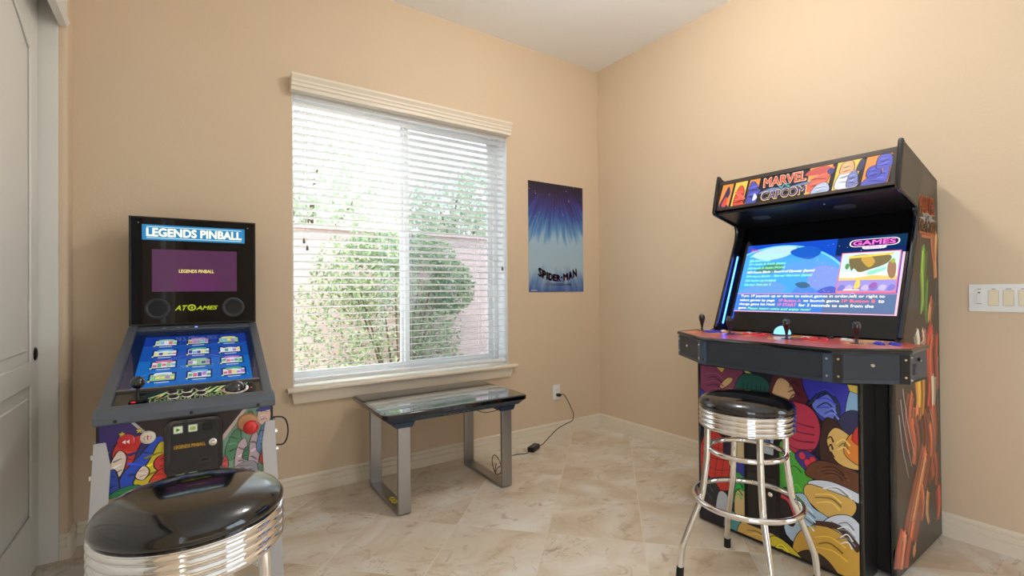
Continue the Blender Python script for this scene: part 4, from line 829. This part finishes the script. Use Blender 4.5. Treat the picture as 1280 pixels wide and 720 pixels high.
SK(sm(*PV((.84, .75), (.95, .7), (.97, .4), (.9, .33), (.83, .5))), (150, 110, 80)); SK(ell(*PV((.9, .76))[0], .012, .03), (150, 170, 50)); SK(ell(*PV((.12, .66))[0], .012, .04), (80, 140, 80)); SK(sm(*PV((.5, .5), (.75, .6), (.8, .55), (.55, .42))), (140, 210, 190))
for k in range(7): SK(sm(*PV((k/7, .05+.03*(k % 2)), (k/7+.06, .18), (k/7+.14, .14), (k/7+.1, .04))), (186, 176, 232) if k % 2 else (120, 116, 196))
SK(sm(*PV((.3, .1), (.33, .3), (.38, .32), (.4, .12))), (230, 200, 90)); SK(sm(*PV((.55, .12), (.62, .24), (.7, .2), (.66, .1))), (150, 90, 170)); SK(PV((.0, .0), (1, 0), (1, .025), (0, .025)), (220, 120, 140)); SK(PV((.12, .04), (.4, .04), (.4, .07), (.12, .07)), (250, 220, 180))
# logo cloud
SK(rrect(.695, .965, .865, .965, .04), (250, 240, 250)); SK(rrect(.77, .9, .83, .89, .02), (250, 240, 250)); SK(rrect(.702, .958, .872, .958, .035), (60, 30, 90))
se = 1.05
scn = art('screen', ac, Os, Us*sw_, Ws*hs, sk, emit=se, rough=.06, step=.000012)
def ST(s, x0, x1, y0, y1, c, off=.012, shear=0, lift=.0018, e=None): text('screen_lettering', s, ac, Os, Us, Ws, (x0*sw_, x1*sw_, y0*hs, y1*hs), flat(c, se*(e or 1.1), .06), off, lift, shear)
ST('GAMES', .715, .945, .885, .947, (250, 110, 200), .025); ST('FAMILY', .785, .89, .838, .868, (250, 120, 190), .03)
ST('ALL', .03, .1, .9, .935, (220, 70, 110), .02)
gL = (150, 250, 150)
for s, x1, y, c in (('249-Astro Fighter (set 1)', .27, .80, gL), ('250-Astro Invader', .2, .737, gL), ('251-Asuka & Asuka (Japan)', .31, .677, gL), ('252-Asuka & Asuka (World)', .31, .617, gL), ('253-Asura Blade - Sword of Dynasty (Japan)', .51, .555, (255, 255, 255)), ('254-Asura Buster - Eternal Warriors (Japan)', .5, .493, gL), ('255-Asylum (prototype)', .265, .43, gL), ('256-Atari Tetris (set 1)', .235, .368, gL)):
    ST(s, .035, x1, y, y+.042, c, .016, .25)
wh = (250, 250, 255)
ST('Turn 1P joystick up or down to select games in order,left or right to', .03, .93, .2, .245, wh, .016)
ST('select games by page', .03, .285, .14, .183, wh, .016); ST('1P Button A', .315, .46, .145, .183, (250, 110, 140), .016); ST('to launch game', .475, .69, .14, .183, wh, .016); ST('1P Button B', .705, .885, .148, .185, (250, 110, 130), .016); ST('to', .9, .93, .148, .183, wh, .016)
ST('change game list Hold', .03, .29, .082, .125, wh, .016); ST('1P START', .31, .435, .087, .125, (250, 110, 140), .016); ST('for 3 seconds to exit from the', .45, .88, .087, .125, wh, .016)
ST('game', .03, .09, .026, .06, wh, .016); ST('Please insert coins and enjoy now!', .1, .53, .022, .065, (150, 250, 130), .016, .2)
# lower front box with the coin door, set forward of the sides
fb0, fb1, fa = .068, .772, .76
MB().box(BC-fb1, BC-fb0, -fa, -.6, .006, .80).build('front_box', M_ac, ac, 0, .002)
for bb_ in (fb0, fb1): MB().tube([L(fa-.003, bb_, .008), L(fa-.003, bb_, .8)], .0075, 10).build('edge_molding', M_tm, ac)
panel('toe_panel', ((.6, .02), (.6, .8)), M_ac, t=.012)
fwd, fhd = fb1-fb0-.016, .77
Of2 = L(fa+.0006, fb1-.008, .02)
fs_ = []
def F(p, c, o_=.004): fs_.append((p, c, o_))
F(rc(0, 1, 0, 1), (24, 20, 40), 0)
pu, te, cr, bl_, gn, rd, wt, tn, br_, yl_ = (142, 70, 104), (56, 168, 118), (196, 56, 84), (62, 62, 186), (84, 178, 62), (214, 58, 52), (222, 230, 244), (226, 182, 96), (110, 66, 44), (222, 200, 60)
F(sm((-.05, .82), (.02, 1.05), (.3, 1.05), (.3, .9), (.22, .8), (.1, .78)), pu); F(sm((.15, .86), (.22, .9), (.25, .94), (.21, .94), (.16, .89)), (222, 190, 130), .003); F([(.13, 1.0), (.17, .97), (.19, 1.0)], (226, 200, 90)); F([(.33, 1.0), (.37, .97), (.4, .985), (.36, 1.0)], (226, 210, 110))
F(sm((.26, .8), (.27, .9), (.33, .98), (.47, .97), (.52, .88), (.5, .8), (.4, .76)), (30, 96, 88)); F(sm((.26, .8), (.28, .87), (.36, .88), (.44, .86), (.5, .88), (.5, .8), (.4, .76)), te)
for k in range(7): F([(.3+.03*k, .84+.01*(k % 2)), (.33+.03*k, .94), (.325+.03*k, .84)], (22, 60, 60), 0)
F(sm((-.02, .66), (-.02, .84), (.06, .8), (.14, .7), (.12, .6), (.04, .58)), bl_); F(sm((.0, .7), (.03, .78), (.09, .72), (.06, .64)), wt, .003)
F(sm((.5, .78), (.54, 1.02), (.7, 1.04), (.74, .9), (.66, .82)), (96, 40, 52)); F(sm((.52, .88), (.56, .98), (.62, .97), (.66, .9), (.58, .86)), (228, 186, 136), .003)
F(sm((.53, .84), (.6, .86), (.74, .85), (.8, .76), (.78, .64), (.7, .58), (.6, .6), (.56, .72)), cr)
for k in range(4): F(band([(.57, .8-.05*k), (.66, .75-.05*k), (.77, .74-.04*k)], .003, .008), (110, 24, 52), 0)
F(sm((.72, 1.02), (.76, .86), (.84, .78), (1.02, .8), (1.02, 1.02)), bl_); F(sm((.76, .86), (.82, .92), (.87, .93), (.9, .84), (.84, .8)), (110, 130, 220)); F(band([(.74, .86), (.83, .95), (.9, .88), (.88, .78)], .012, .02), (40, 60, 90)); F(sm((.94, .8), (.96, .96), (1.02, .98), (1.02, .8)), (150, 190, 226)); F(sm((.9, .78), (.95, .86), (1.02, .85), (1.02, .7)), (54, 54, 96)); F([(.95, 1.0), (.96, .97), (1, .96), (1, 1)], (232, 204, 90))
F(sm((.8, .6), (.83, .8), (.92, .76), (.9, .62), (.86, .52)), (66, 38, 34)); F(sm((.84, .68), (.88, .76), (.95, .74), (1.02, .68), (1.02, .58), (.9, .58)), (232, 190, 110)); F(sm((.93, .64), (.96, .74), (1.02, .74), (1.02, .6)), (236, 140, 60)); F(sm((.97, .72), (1.0, .79), (1.02, .7)), rd, .003)
F(sm((.56, .46), (.57, .62), (.64, .58), (.74, .5), (.76, .38), (.7, .3), (.6, .3), (.56, .36)), gn); F(sm((.66, .55), (.7, .6), (.78, .58), (.82, .5), (.76, .47)), (70, 50, 140)); 
for x, y in ((.7, .57), (.73, .54), (.76, .56), (.78, .52), (.74, .51)): F(ell(x, y, .018, .02), (226, 56, 70), .002)
F(sm((.72, .47), (.78, .56), (.9, .57), (1.02, .54), (1.02, .44), (.9, .46)), br_); F(sm((.74, .44), (.86, .47), (1.02, .44), (1.02, .4), (.88, .42), (.76, .41)), wt); F(sm((.73, .42), (.86, .42), (.98, .4), (.96, .32), (.84, .28), (.75, .32), (.71, .36)), tn)
F(sm((.6, .1), (.62, .3), (.7, .36), (.76, .3), (.86, .26), (.92, .12), (.8, .05)), (180, 204, 226)); F(sm((.78, .16), (.84, .27), (.95, .32), (1.02, .26), (1.02, .12), (.88, .1)), wt); F(sm((.82, .18), (.86, .26), (.9, .2), (.87, .14)), (226, 196, 110), .002); F(sm((.56, .2), (.57, .34), (.63, .36), (.66, .26), (.64, .16)), (40, 34, 36)); F(band([(.57, .31), (.62, .29), (.66, .2)], .02, .012), (226, 60, 84), .002)
F(sm((.64, .02), (.68, .14), (.8, .22), (.94, .2), (1.02, .14), (1.02, -.1), (.7, -.1)), (220, 172, 74)); F(sm((.66, .0), (.74, .06), (.84, .04), (.9, -.06), (.68, -.1)), (62, 46, 42)); F(band([(.76, .22), (.9, .24), (1.0, .16)], .02, .04), (74, 46, 40), .002)
F(sm((-.02, .3), (.02, .52), (.12, .58), (.24, .5), (.28, .36), (.22, .24), (.08, .22)), rd)
for k in range(5): F(band([(-.0+.05*k, .26), (.03+.05*k, .42), (.08+.035*k, .55)], .004), (110, 24, 30), 0)
for k in range(4): F(band([(.0, .3+.06*k), (.13, .27+.07*k), (.26, .33+.05*k)], .004), (110, 24, 30), 0)
F(sm((.22, .4), (.24, .56), (.31, .6), (.34, .5), (.31, .38)), (222, 200, 150)); F(sm((.18, .46), (.2, .6), (.26, .58), (.25, .48)), (36, 32, 60)); F(sm((.24, .32), (.27, .42), (.34, .42), (.34, .34)), (56, 60, 170)); F(sm((.22, .2), (.24, .34), (.3, .36), (.35, .3), (.34, .2), (.3, .16)), (48, 176, 80)); F(sm((.26, .1), (.27, .24), (.33, .26), (.35, .16), (.32, .08)), (226, 196, 140))
F(sm((-.02, .1), (.0, .28), (.1, .26), (.18, .16), (.14, .06)), (44, 46, 46)); F(sm((.12, .06), (.14, .2), (.2, .2), (.22, .1)), (196, 204, 214), .003); F(sm((.18, -.02), (.2, .1), (.27, .1), (.3, .0)), (90, 160, 160)); F(sm((.3, -.04), (.32, .08), (.46, .08), (.64, .03), (.66, -.06)), tn); F(sm((.46, -.06), (.52, .06), (.66, .02), (.74, -.08)), yl_)
rnd = random.Random(21)
def tone(c, k): return tuple(max(0, min(255, int(x*k))) for x in c)
def creases(cx, cy, rx, ry, c, n, dark=.62):
    for k in range(n):
        t = (k+.5)/n-.5; s = rnd.uniform(.5, .9)
        F(band([(cx-rx*s, cy+t*2*ry-.02*rnd.random()), (cx+rnd.uniform(-.1, .1)*rx, cy+t*2*ry+.012), (cx+rx*s*.8, cy+t*2*ry-.015)], .004, .010), tone(c, dark if k % 2 else 1.22), 0)
for cx, cy, rx, ry, c, n in ((.12, .9, .1, .06, pu, 5), (.06, .7, .05, .06, bl_, 4), (.84, .9, .09, .06, bl_, 5), (.87, .84, .05, .02, (110, 130, 220), 3), (.66, .44, .07, .1, gn, 2), (.88, .52, .11, .025, br_, 6), (.9, .435, .1, .01, wt, 3), (.85, .37, .09, .03, tn, 3), (.72, .24, .08, .06, (180, 204, 226), 5), (.94, .22, .06, .06, wt, 6), (.86, .13, .12, .05, (220, 172, 74), 3), (.42, .03, .1, .015, tn, 2), (.58, .0, .07, .02, yl_, 5), (.29, .26, .04, .05, (48, 176, 80), 4), (.66, .93, .05, .05, (96, 40, 52), 4), (.93, .68, .05, .03, (232, 190, 110), 3), (.86, .66, .03, .06, (66, 38, 34), 3), (.06, .18, .06, .04, (70, 72, 74), 3)): creases(cx, cy, rx, ry, c, n)
art('front_artwork', ac, Of2, V((1, 0, 0))*fwd, V((0, 0, 1))*fhd, fs_, rough=.3, step=.00003)
fu = lambda u: BC-(fb1-.008)+u*fwd
yd = -fa-.0006
cdr = MB().prism([(fu(.345), .075), (fu(.565), .075), (fu(.565), .57), (fu(.345), .57)], XZ, yd-.008, yd-.003).build('coin_door', mat('coin_door_black', (26, 24, 23), .38), ac, 0, .003)
cy_ = yd-.0082
MB().prism(rrect(fu(.365), fu(.548), .095, .325, .012), XZ, cy_-.006, cy_).build('cash_door', mat('coin_door_black', (26, 24, 23), .38), cdr, 30, .002)
MB().prism(rrect(fu(.375), fu(.54), .345, .40, .006), XZ, cy_-.004, cy_).build('coin_return_ledge', M_black, cdr, 30, .002)
MB().prism(rrect(fu(.44), fu(.53), .43, .55, .004), XZ, cy_-.004, cy_).build('coin_plate', mat('coin_plate_pale', (196, 204, 216), .4), cdr, 30, .001)
MB().box(fu(.455), fu(.515), cy_-.0048, cy_-.0042, .47, .5).build('coin_plate_print', flat((70, 120, 190)), cdr, 0); MB().obox((fu(.478), cy_-.0046, .53), (.003, 0, 0), (0, -.001, 0), (.02, 0, -.045)).build('coin_slot', M_black, cdr, 0)
MB().lathe([(.021, -cy_+.006), (.021, -cy_+.009), (.016, -cy_+.010), (.001, -cy_+.010)], (fu(.515), 0, .255), 24, '-y').build('lock_plate', M_black, cdr); MB().lathe([(.0105, -cy_+.0102), (.0105, -cy_+.014), (.008, -cy_+.016), (.001, -cy_+.016)], (fu(.515), 0, .255), 20, '-y').build('lock', M_chrome, cdr)
MB().tube([(fu(.338), yd-.006, .08), (fu(.338), yd-.006, .565)], .005, 8).build('door_hinge', M_black, cdr)
# control deck
DP = [(.917, .54), (.917, .72), (.655, .92), (.09, .955), (-.094, .775), (-.086, .545)]          # (b, a) outline of the deck front
fn = lambda b_, a_, z: (BC-b_, -a_, z)
outer = DP+[(-.086, .50), (.917, .50)]
# body of the deck, left of and in front of the side panels
MB().prism(DP+[(-.086, .545), (-.0015, .545), (-.0015, .632), (.8415, .632), (.8415, .54)][1:], fn, .822, .936).build('control_box', M_deck, ac, 0, .001)
dkt = MB().prism(DP+[(-.0015, .545), (-.0015, .57), (.0185, .57), (.0185, .472), (.8215, .472), (.8215, .57), (.8415, .57), (.8415, .54)], fn, .9365, .949).build('deck_top', M_ac, ac, 0)
MB().tube([L(a_, b_, .9425) for b_, a_ in DP], .0095, 10).build('edge_molding', M_tm, dkt)
ink = [(b_+(.42-b_)*.008, a_-.006) for b_, a_ in DP]
def dk_art(p, c, o_=0): return ([(-b_, -a_) for b_, a_ in p], c, o_)
da = [dk_art(ink+[(.0185, .545), (.0185, .475), (.8215, .475), (.8215, .545)], (196, 92, 74))]
for k in range(12):
    bb_ = .9-.075*k; da.append(dk_art(sm((bb_, .7), (bb_-.05, .78-.04*(k % 3)), (bb_-.09, .7), (bb_-.05, .62)), [(226, 130, 80), (200, 70, 66), (232, 170, 96), (150, 60, 70)][k % 4]))
for k in range(9):
    bb_ = .78-.09*k; da.append(dk_art(sm((bb_, .56), (bb_-.06, .6), (bb_-.1, .54), (bb_-.05, .5)), [(214, 110, 90), (236, 196, 110), (170, 60, 70)][k % 3]))
art('deck_artwork', dkt, (BC, 0, .9492), (1, 0, 0), (0, 1, 0), [([(p[0], p[1]) for p in s_[0]], s_[1]) for s_ in da], rough=.3, step=.00002, lo=(-3, -3), hi=(3, 3))
# fascia: three inset panels, corner brackets, screws
M_fas = mat('fascia_black', (42, 48, 56), .5, var=.08, scale=12); M_brk = mat('bracket_steel', (74, 88, 106), .35, .3)
def fascia(p0, p1, u0, u1, br0, br1, mbr):
    P0, P1 = V((BC-p0[0], -p0[1], 0)), V((BC-p1[0], -p1[1], 0)); d = P1-P0; Ln = d.length; d.normalize(); n = V((d.y, -d.x, 0))
    if n.y > 0: n = -n
    MB().obox(P0+d*u0+n*.0004+V((0, 0, .836)), d*(Ln-u0-u1), n*.003, (0, 0, .092)).build('fascia_panel', M_fas, ac, 0, .0008)
    for flag, o_ in ((br0, .002), (br1, Ln-.032)):
        if not flag: continue
        bk = MB().obox(P0+d*o_+n*.0006+V((0, 0, .824)), d*.03, n*.004, (0, 0, .106)).build('corner_bracket', mbr, ac, 0, .0008)
        for z in (.848, .912):
            c = P0+d*(o_+.015)+n*.0048+V((0, 0, z)); MB().cyl(c, c+n*.0025, .0052, .004, 12).build('screw', M_chrome, bk)
    return P0, d, n, Ln
P0, d, n, Ln = fascia(DP[1], DP[2], .012, .034, 1, 1, M_brk); c = P0+d*Ln*.42+n*.0036+V((0, 0, .888)); MB().cyl(c, c+n*.003, .007, .005, 12).build('fascia_screw', M_chrome, ac)
fascia(DP[2], DP[3], .034, .034, 1, 1, M_brk)
P0, d, n, Ln = fascia(DP[3], DP[4], .034, .034, 1, 1, M_ac); c = P0+d*Ln*.52+n*.0036+V((0, 0, .89)); MB().cyl(c, c+n*.003, .008, .006, 12).build('fascia_screw', M_chrome, ac)
# right end of the deck: socket, screws, slot
xe = BC+.0945
sk_ = MB().box(xe-.004, xe+.0015, -.735, -.705, .852, .892).build('side_socket', M_black, ac, 0, .002); MB().box(xe+.0016, xe+.0022, -.728, -.714, .862, .882).build('socket_core', mat('socket_blue', (46, 60, 90), .3), sk_, 0)
MB().cyl((xe-.003, -.67, .905), (xe+.002, -.67, .905), .007, seg=12).build('side_hole', M_black, ac); 
for y, z in ((-.655, .9), (-.755, .92), (-.755, .835)): MB().cyl((xe-.003, y, z), (xe+.0022, y, z), .005, .004, 10).build('screw', M_chrome, ac)
MB().obox((xe-.002, -.75, .8245), (0, .16, 0), (.003, 0, 0), (0, 0, .004)).build('side_slot', M_black, ac, 0)
# controls
M_bat = mat('joystick_black', (20, 19, 22), .18, coat=.6)
for b_, a_ in ((.872, .575), (.664, .66), (.369, .70), (.101, .69)):
    c = L(a_, b_, .9495)
    js = MB().lathe([(.024, .0), (.024, .002), (.008, .003), (.0055, .006), (.0055, .02), (.007, .03), (.0105, .045), (.0155, .062), (.0165, .072), (.014, .083), (.007, .09), (.001, .091)], c, 24).build('joystick', M_bat, ac, 50)
BT = {'blue': (44, 62, 206), 'red': (226, 54, 48), 'white': (236, 232, 226), 'yellow': (232, 176, 60), 'black': (30, 30, 34)}
for cn, b_, a_ in (('blue', .80, .645), ('blue', .765, .655), ('blue', .79, .60), ('blue', .755, .61), ('white', .76, .55), ('yellow', .715, .60), ('white', .61, .58), ('red', .60, .62), ('red', .555, .64), ('red', .51, .655), ('red', .57, .585), ('red', .525, .595), ('black', .6, .50), ('white', .33, .61), ('red', .31, .66), ('red', .265, .68), ('red', .222, .69), ('red', .285, .625), ('red', .24, .635), ('black', .26, .53), ('white', .16, .6), ('white', .185, .575), ('blue', .045, .635), ('blue', .0, .62), ('blue', .03, .665), ('blue', -.02, .65)):
    c = L(a_, b_, .9495)
    rg = MB().lathe([(.0165, .0), (.0165, .004), (.0135, .006), (.0125, .003)], c, 20).build('button_ring', mat('button_ring_'+cn, BT[cn], .3, coat=.3), ac, 50)
    MB().lathe([(.012, .003), (.012, .0075), (.009, .0092), (.001, .0085)], c, 20).build('button_cap', mat('button_'+cn, BT[cn], .25, coat=.4), rg, 50)
c = L(.535, .465, .9495); tr_ = MB().lathe([(.046, .0), (.046, .005), (.04, .007), (.038, .003)], c, 32).build('trackball_ring', mat('trackball_ring_grey', (60, 64, 76), .3), ac, 50)
MB().lathe([(.037*math.sin(PI*k/14)+.0002, .008-.037*math.cos(PI*k/14)) for k in range(15)], c, 32).build('trackball', flat((120, 200, 250), 1.6, .15), tr_, 60)
MB().tube([L(.49, .80, .99), L(.33, .80, 1.36)], .004, 8).build('edge_light', flat((40, 90, 240), 14), ac)
# side artwork: warm streaks on dark brown, printed lettering near the top
A = lambda *p: [(q[0], q[1]) for q in p]
sa = []
def SA(p, c): sa.append(([(a_, z_) for a_, z_ in p], c))
B1, B2, B3, B4, G1, G2, W1 = (152, 74, 48), (196, 104, 66), (222, 148, 96), (110, 44, 34), (84, 132, 44), (136, 176, 62), (196, 196, 200)
SA([(.008, .02), (.605, .02), (.605, .79), (.54, .93), (.495, .97), (.305, 1.40), (.27, 1.45), (.26, 1.5), (.27, 1.55), (.3, 1.57), (.2, 1.70), (.008, 1.66)], (58, 46, 40))
for pts, w0, w1, c in ((((.2, 1.35), (.235, 1.22), (.22, 1.08)), .06, .05, G1), (((.215, 1.33), (.24, 1.2), (.235, 1.1)), .025, .02, G2), (((.18, 1.2), (.2, 1.08), (.18, 1.02)), .025, .03, G1), (((.26, 1.24), (.25, 1.15), (.27, 1.06)), .02, .012, G2),
                       (((.04, 1.42), (.06, 1.32), (.05, 1.22)), .05, .03, B3), (((.07, 1.45), (.09, 1.38), (.07, 1.3)), .03, .02, B2), (((.1, 1.12), (.14, 1.04), (.12, .98)), .05, .03, B1), (((.13, 1.09), (.15, 1.02), (.13, .97)), .02, .02, B3),
                       (((.1, .98), (.16, .9), (.14, .74), (.17, .62)), .08, .05, (184, 52, 38)), (((.12, .95), (.15, .86), (.14, .75)), .03, .02, (226, 100, 60)), (((.05, .95), (.06, .85), (.04, .7)), .04, .02, (170, 60, 44)), (((.34, .98), (.32, .93), (.36, .88)), .05, .04, (190, 186, 170)), (((.24, .98), (.22, .94), (.26, .92)), .04, .02, (190, 150, 130)),
                       (((.3, .8), (.29, .7), (.31, .6)), .09, .06, (230, 156, 52)), (((.1, .76), (.1, .68), (.11, .62)), .05, .03, (226, 196, 170)), (((.42, .72), (.45, .62), (.42, .5)), .06, .07, B1), (((.35, .66), (.36, .56), (.33, .48)), .06, .05, B2), (((.4, .6), (.36, .5), (.38, .42)), .08, .06, B1), (((.25, .62), (.22, .52), (.25, .42)), .08, .07, B4),
                       (((.14, .62), (.12, .5), (.16, .4), (.14, .3)), .1, .06, B1), (((.15, .55), (.13, .47), (.15, .38)), .04, .03, B2), (((.22, .45), (.28, .36), (.36, .26), (.45, .14)), .1, .12, B1), (((.24, .43), (.31, .33), (.4, .22), (.46, .12)), .05, .05, B2), (((.25, .41), (.33, .31), (.42, .19)), .018, .018, B3), (((.5, .16), (.54, .1), (.56, .04)), .1, .11, (190, 92, 66)), (((.52, .15), (.55, .09), (.57, .04)), .035, .03, (222, 128, 96)),
                       (((.3, .3), (.28, .22), (.3, .16)), .025, .015, B2), (((.2, .26), (.22, .18), (.2, .12)), .02, .015, B3), (((.06, .24), (.05, .16), (.07, .1)), .05, .03, (186, 70, 56)), (((.4, .08), (.41, .06), (.4, .04)), .02, .015, B3), (((.08, .4), (.06, .33), (.08, .26)), .04, .03, B1),
                       (((.55, .72), (.5, .58), (.42, .42)), .008, .003, W1), (((.57, .66), (.53, .52), (.46, .38)), .008, .003, W1), (((.52, .76), (.46, .6), (.38, .46)), .008, .003, W1), (((.03, .85), (.05, .7), (.03, .55)), .008, .004, (170, 170, 176)), (((.16, .62), (.1, .5), (.1, .4)), .006, .003, W1), (((.28, .3), (.24, .22), (.25, .16)), .006, .003, (150, 160, 176)), (((.03, 1.2), (.06, 1.1), (.04, 1.02)), .012, .006, (96, 108, 130))):
    if max(w0, w1) > .012:
        w0, w1 = w0*1.5, w1*1.5; k1, k2 = .016*rnd.choice((-1, 1)), rnd.uniform(.3, .5)
        SA(band(pts, w0*1.25, w1*1.2), tone(c, .5)); SA(band(pts, w0, w1), c)
        SA(band([(p[0]+k1, p[1]+.01) for p in pts], w0*k2, w1*k2*.6), tone(c, 1.3)); SA(band([(p[0]-k1*1.3, p[1]-.006) for p in pts], w0*.2, w1*.16), tone(c, .62)); SA(band([(p[0]+k1*.6, p[1]+.02) for p in pts[:2]], w0*.1, .001), tone(c, 1.65))
    else: SA(band(pts, w0, w1), c)
# star burst behind the side lettering
SA([(.155+(.125 if k % 2 == 0 else .06)*math.cos(k*PI/8), 1.487+(.045 if k % 2 == 0 else .02)*math.sin(k*PI/8)) for k in range(16)], (176, 176, 180)); SA(rc(.07, .25, 1.40, 1.412), (196, 120, 50)); SA(band([(.28, 1.425), (.16, 1.418), (.05, 1.43)], .012), (196, 60, 50))
side_x = BC+.0006
# mirrored in the panel's plane: u runs towards the back wall
art('side_artwork', ac, (side_x, 0, 0), (0, 1, 0), (0, 0, 1), [([(-a_, z_) for a_, z_ in p], c) for p, c in sa], rough=.3, step=.000004, lo=(-3, -3), hi=(3, 3))
for st_, bx, c1, c2 in (('MARVEL', (.055, .265, 1.513, 1.585), (214, 60, 44), (236, 160, 70)), ('VS', (.13, .2, 1.47, 1.503), (60, 60, 66), (200, 200, 206)), ('CAPCOM', (.045, .275, 1.425, 1.475), (70, 50, 40), (226, 160, 60))):
    for gq, cc, lf in ((.006, c2, .0012), (0, c1, .0016)): text('side_lettering', st_, ac, (side_x, 0, 0), (0, 1, 0), (0, 0, 1), (-bx[1]-gq, -bx[0]+gq, bx[2]-gq, bx[3]+gq), flat(cc), .02+gq*5, lf)
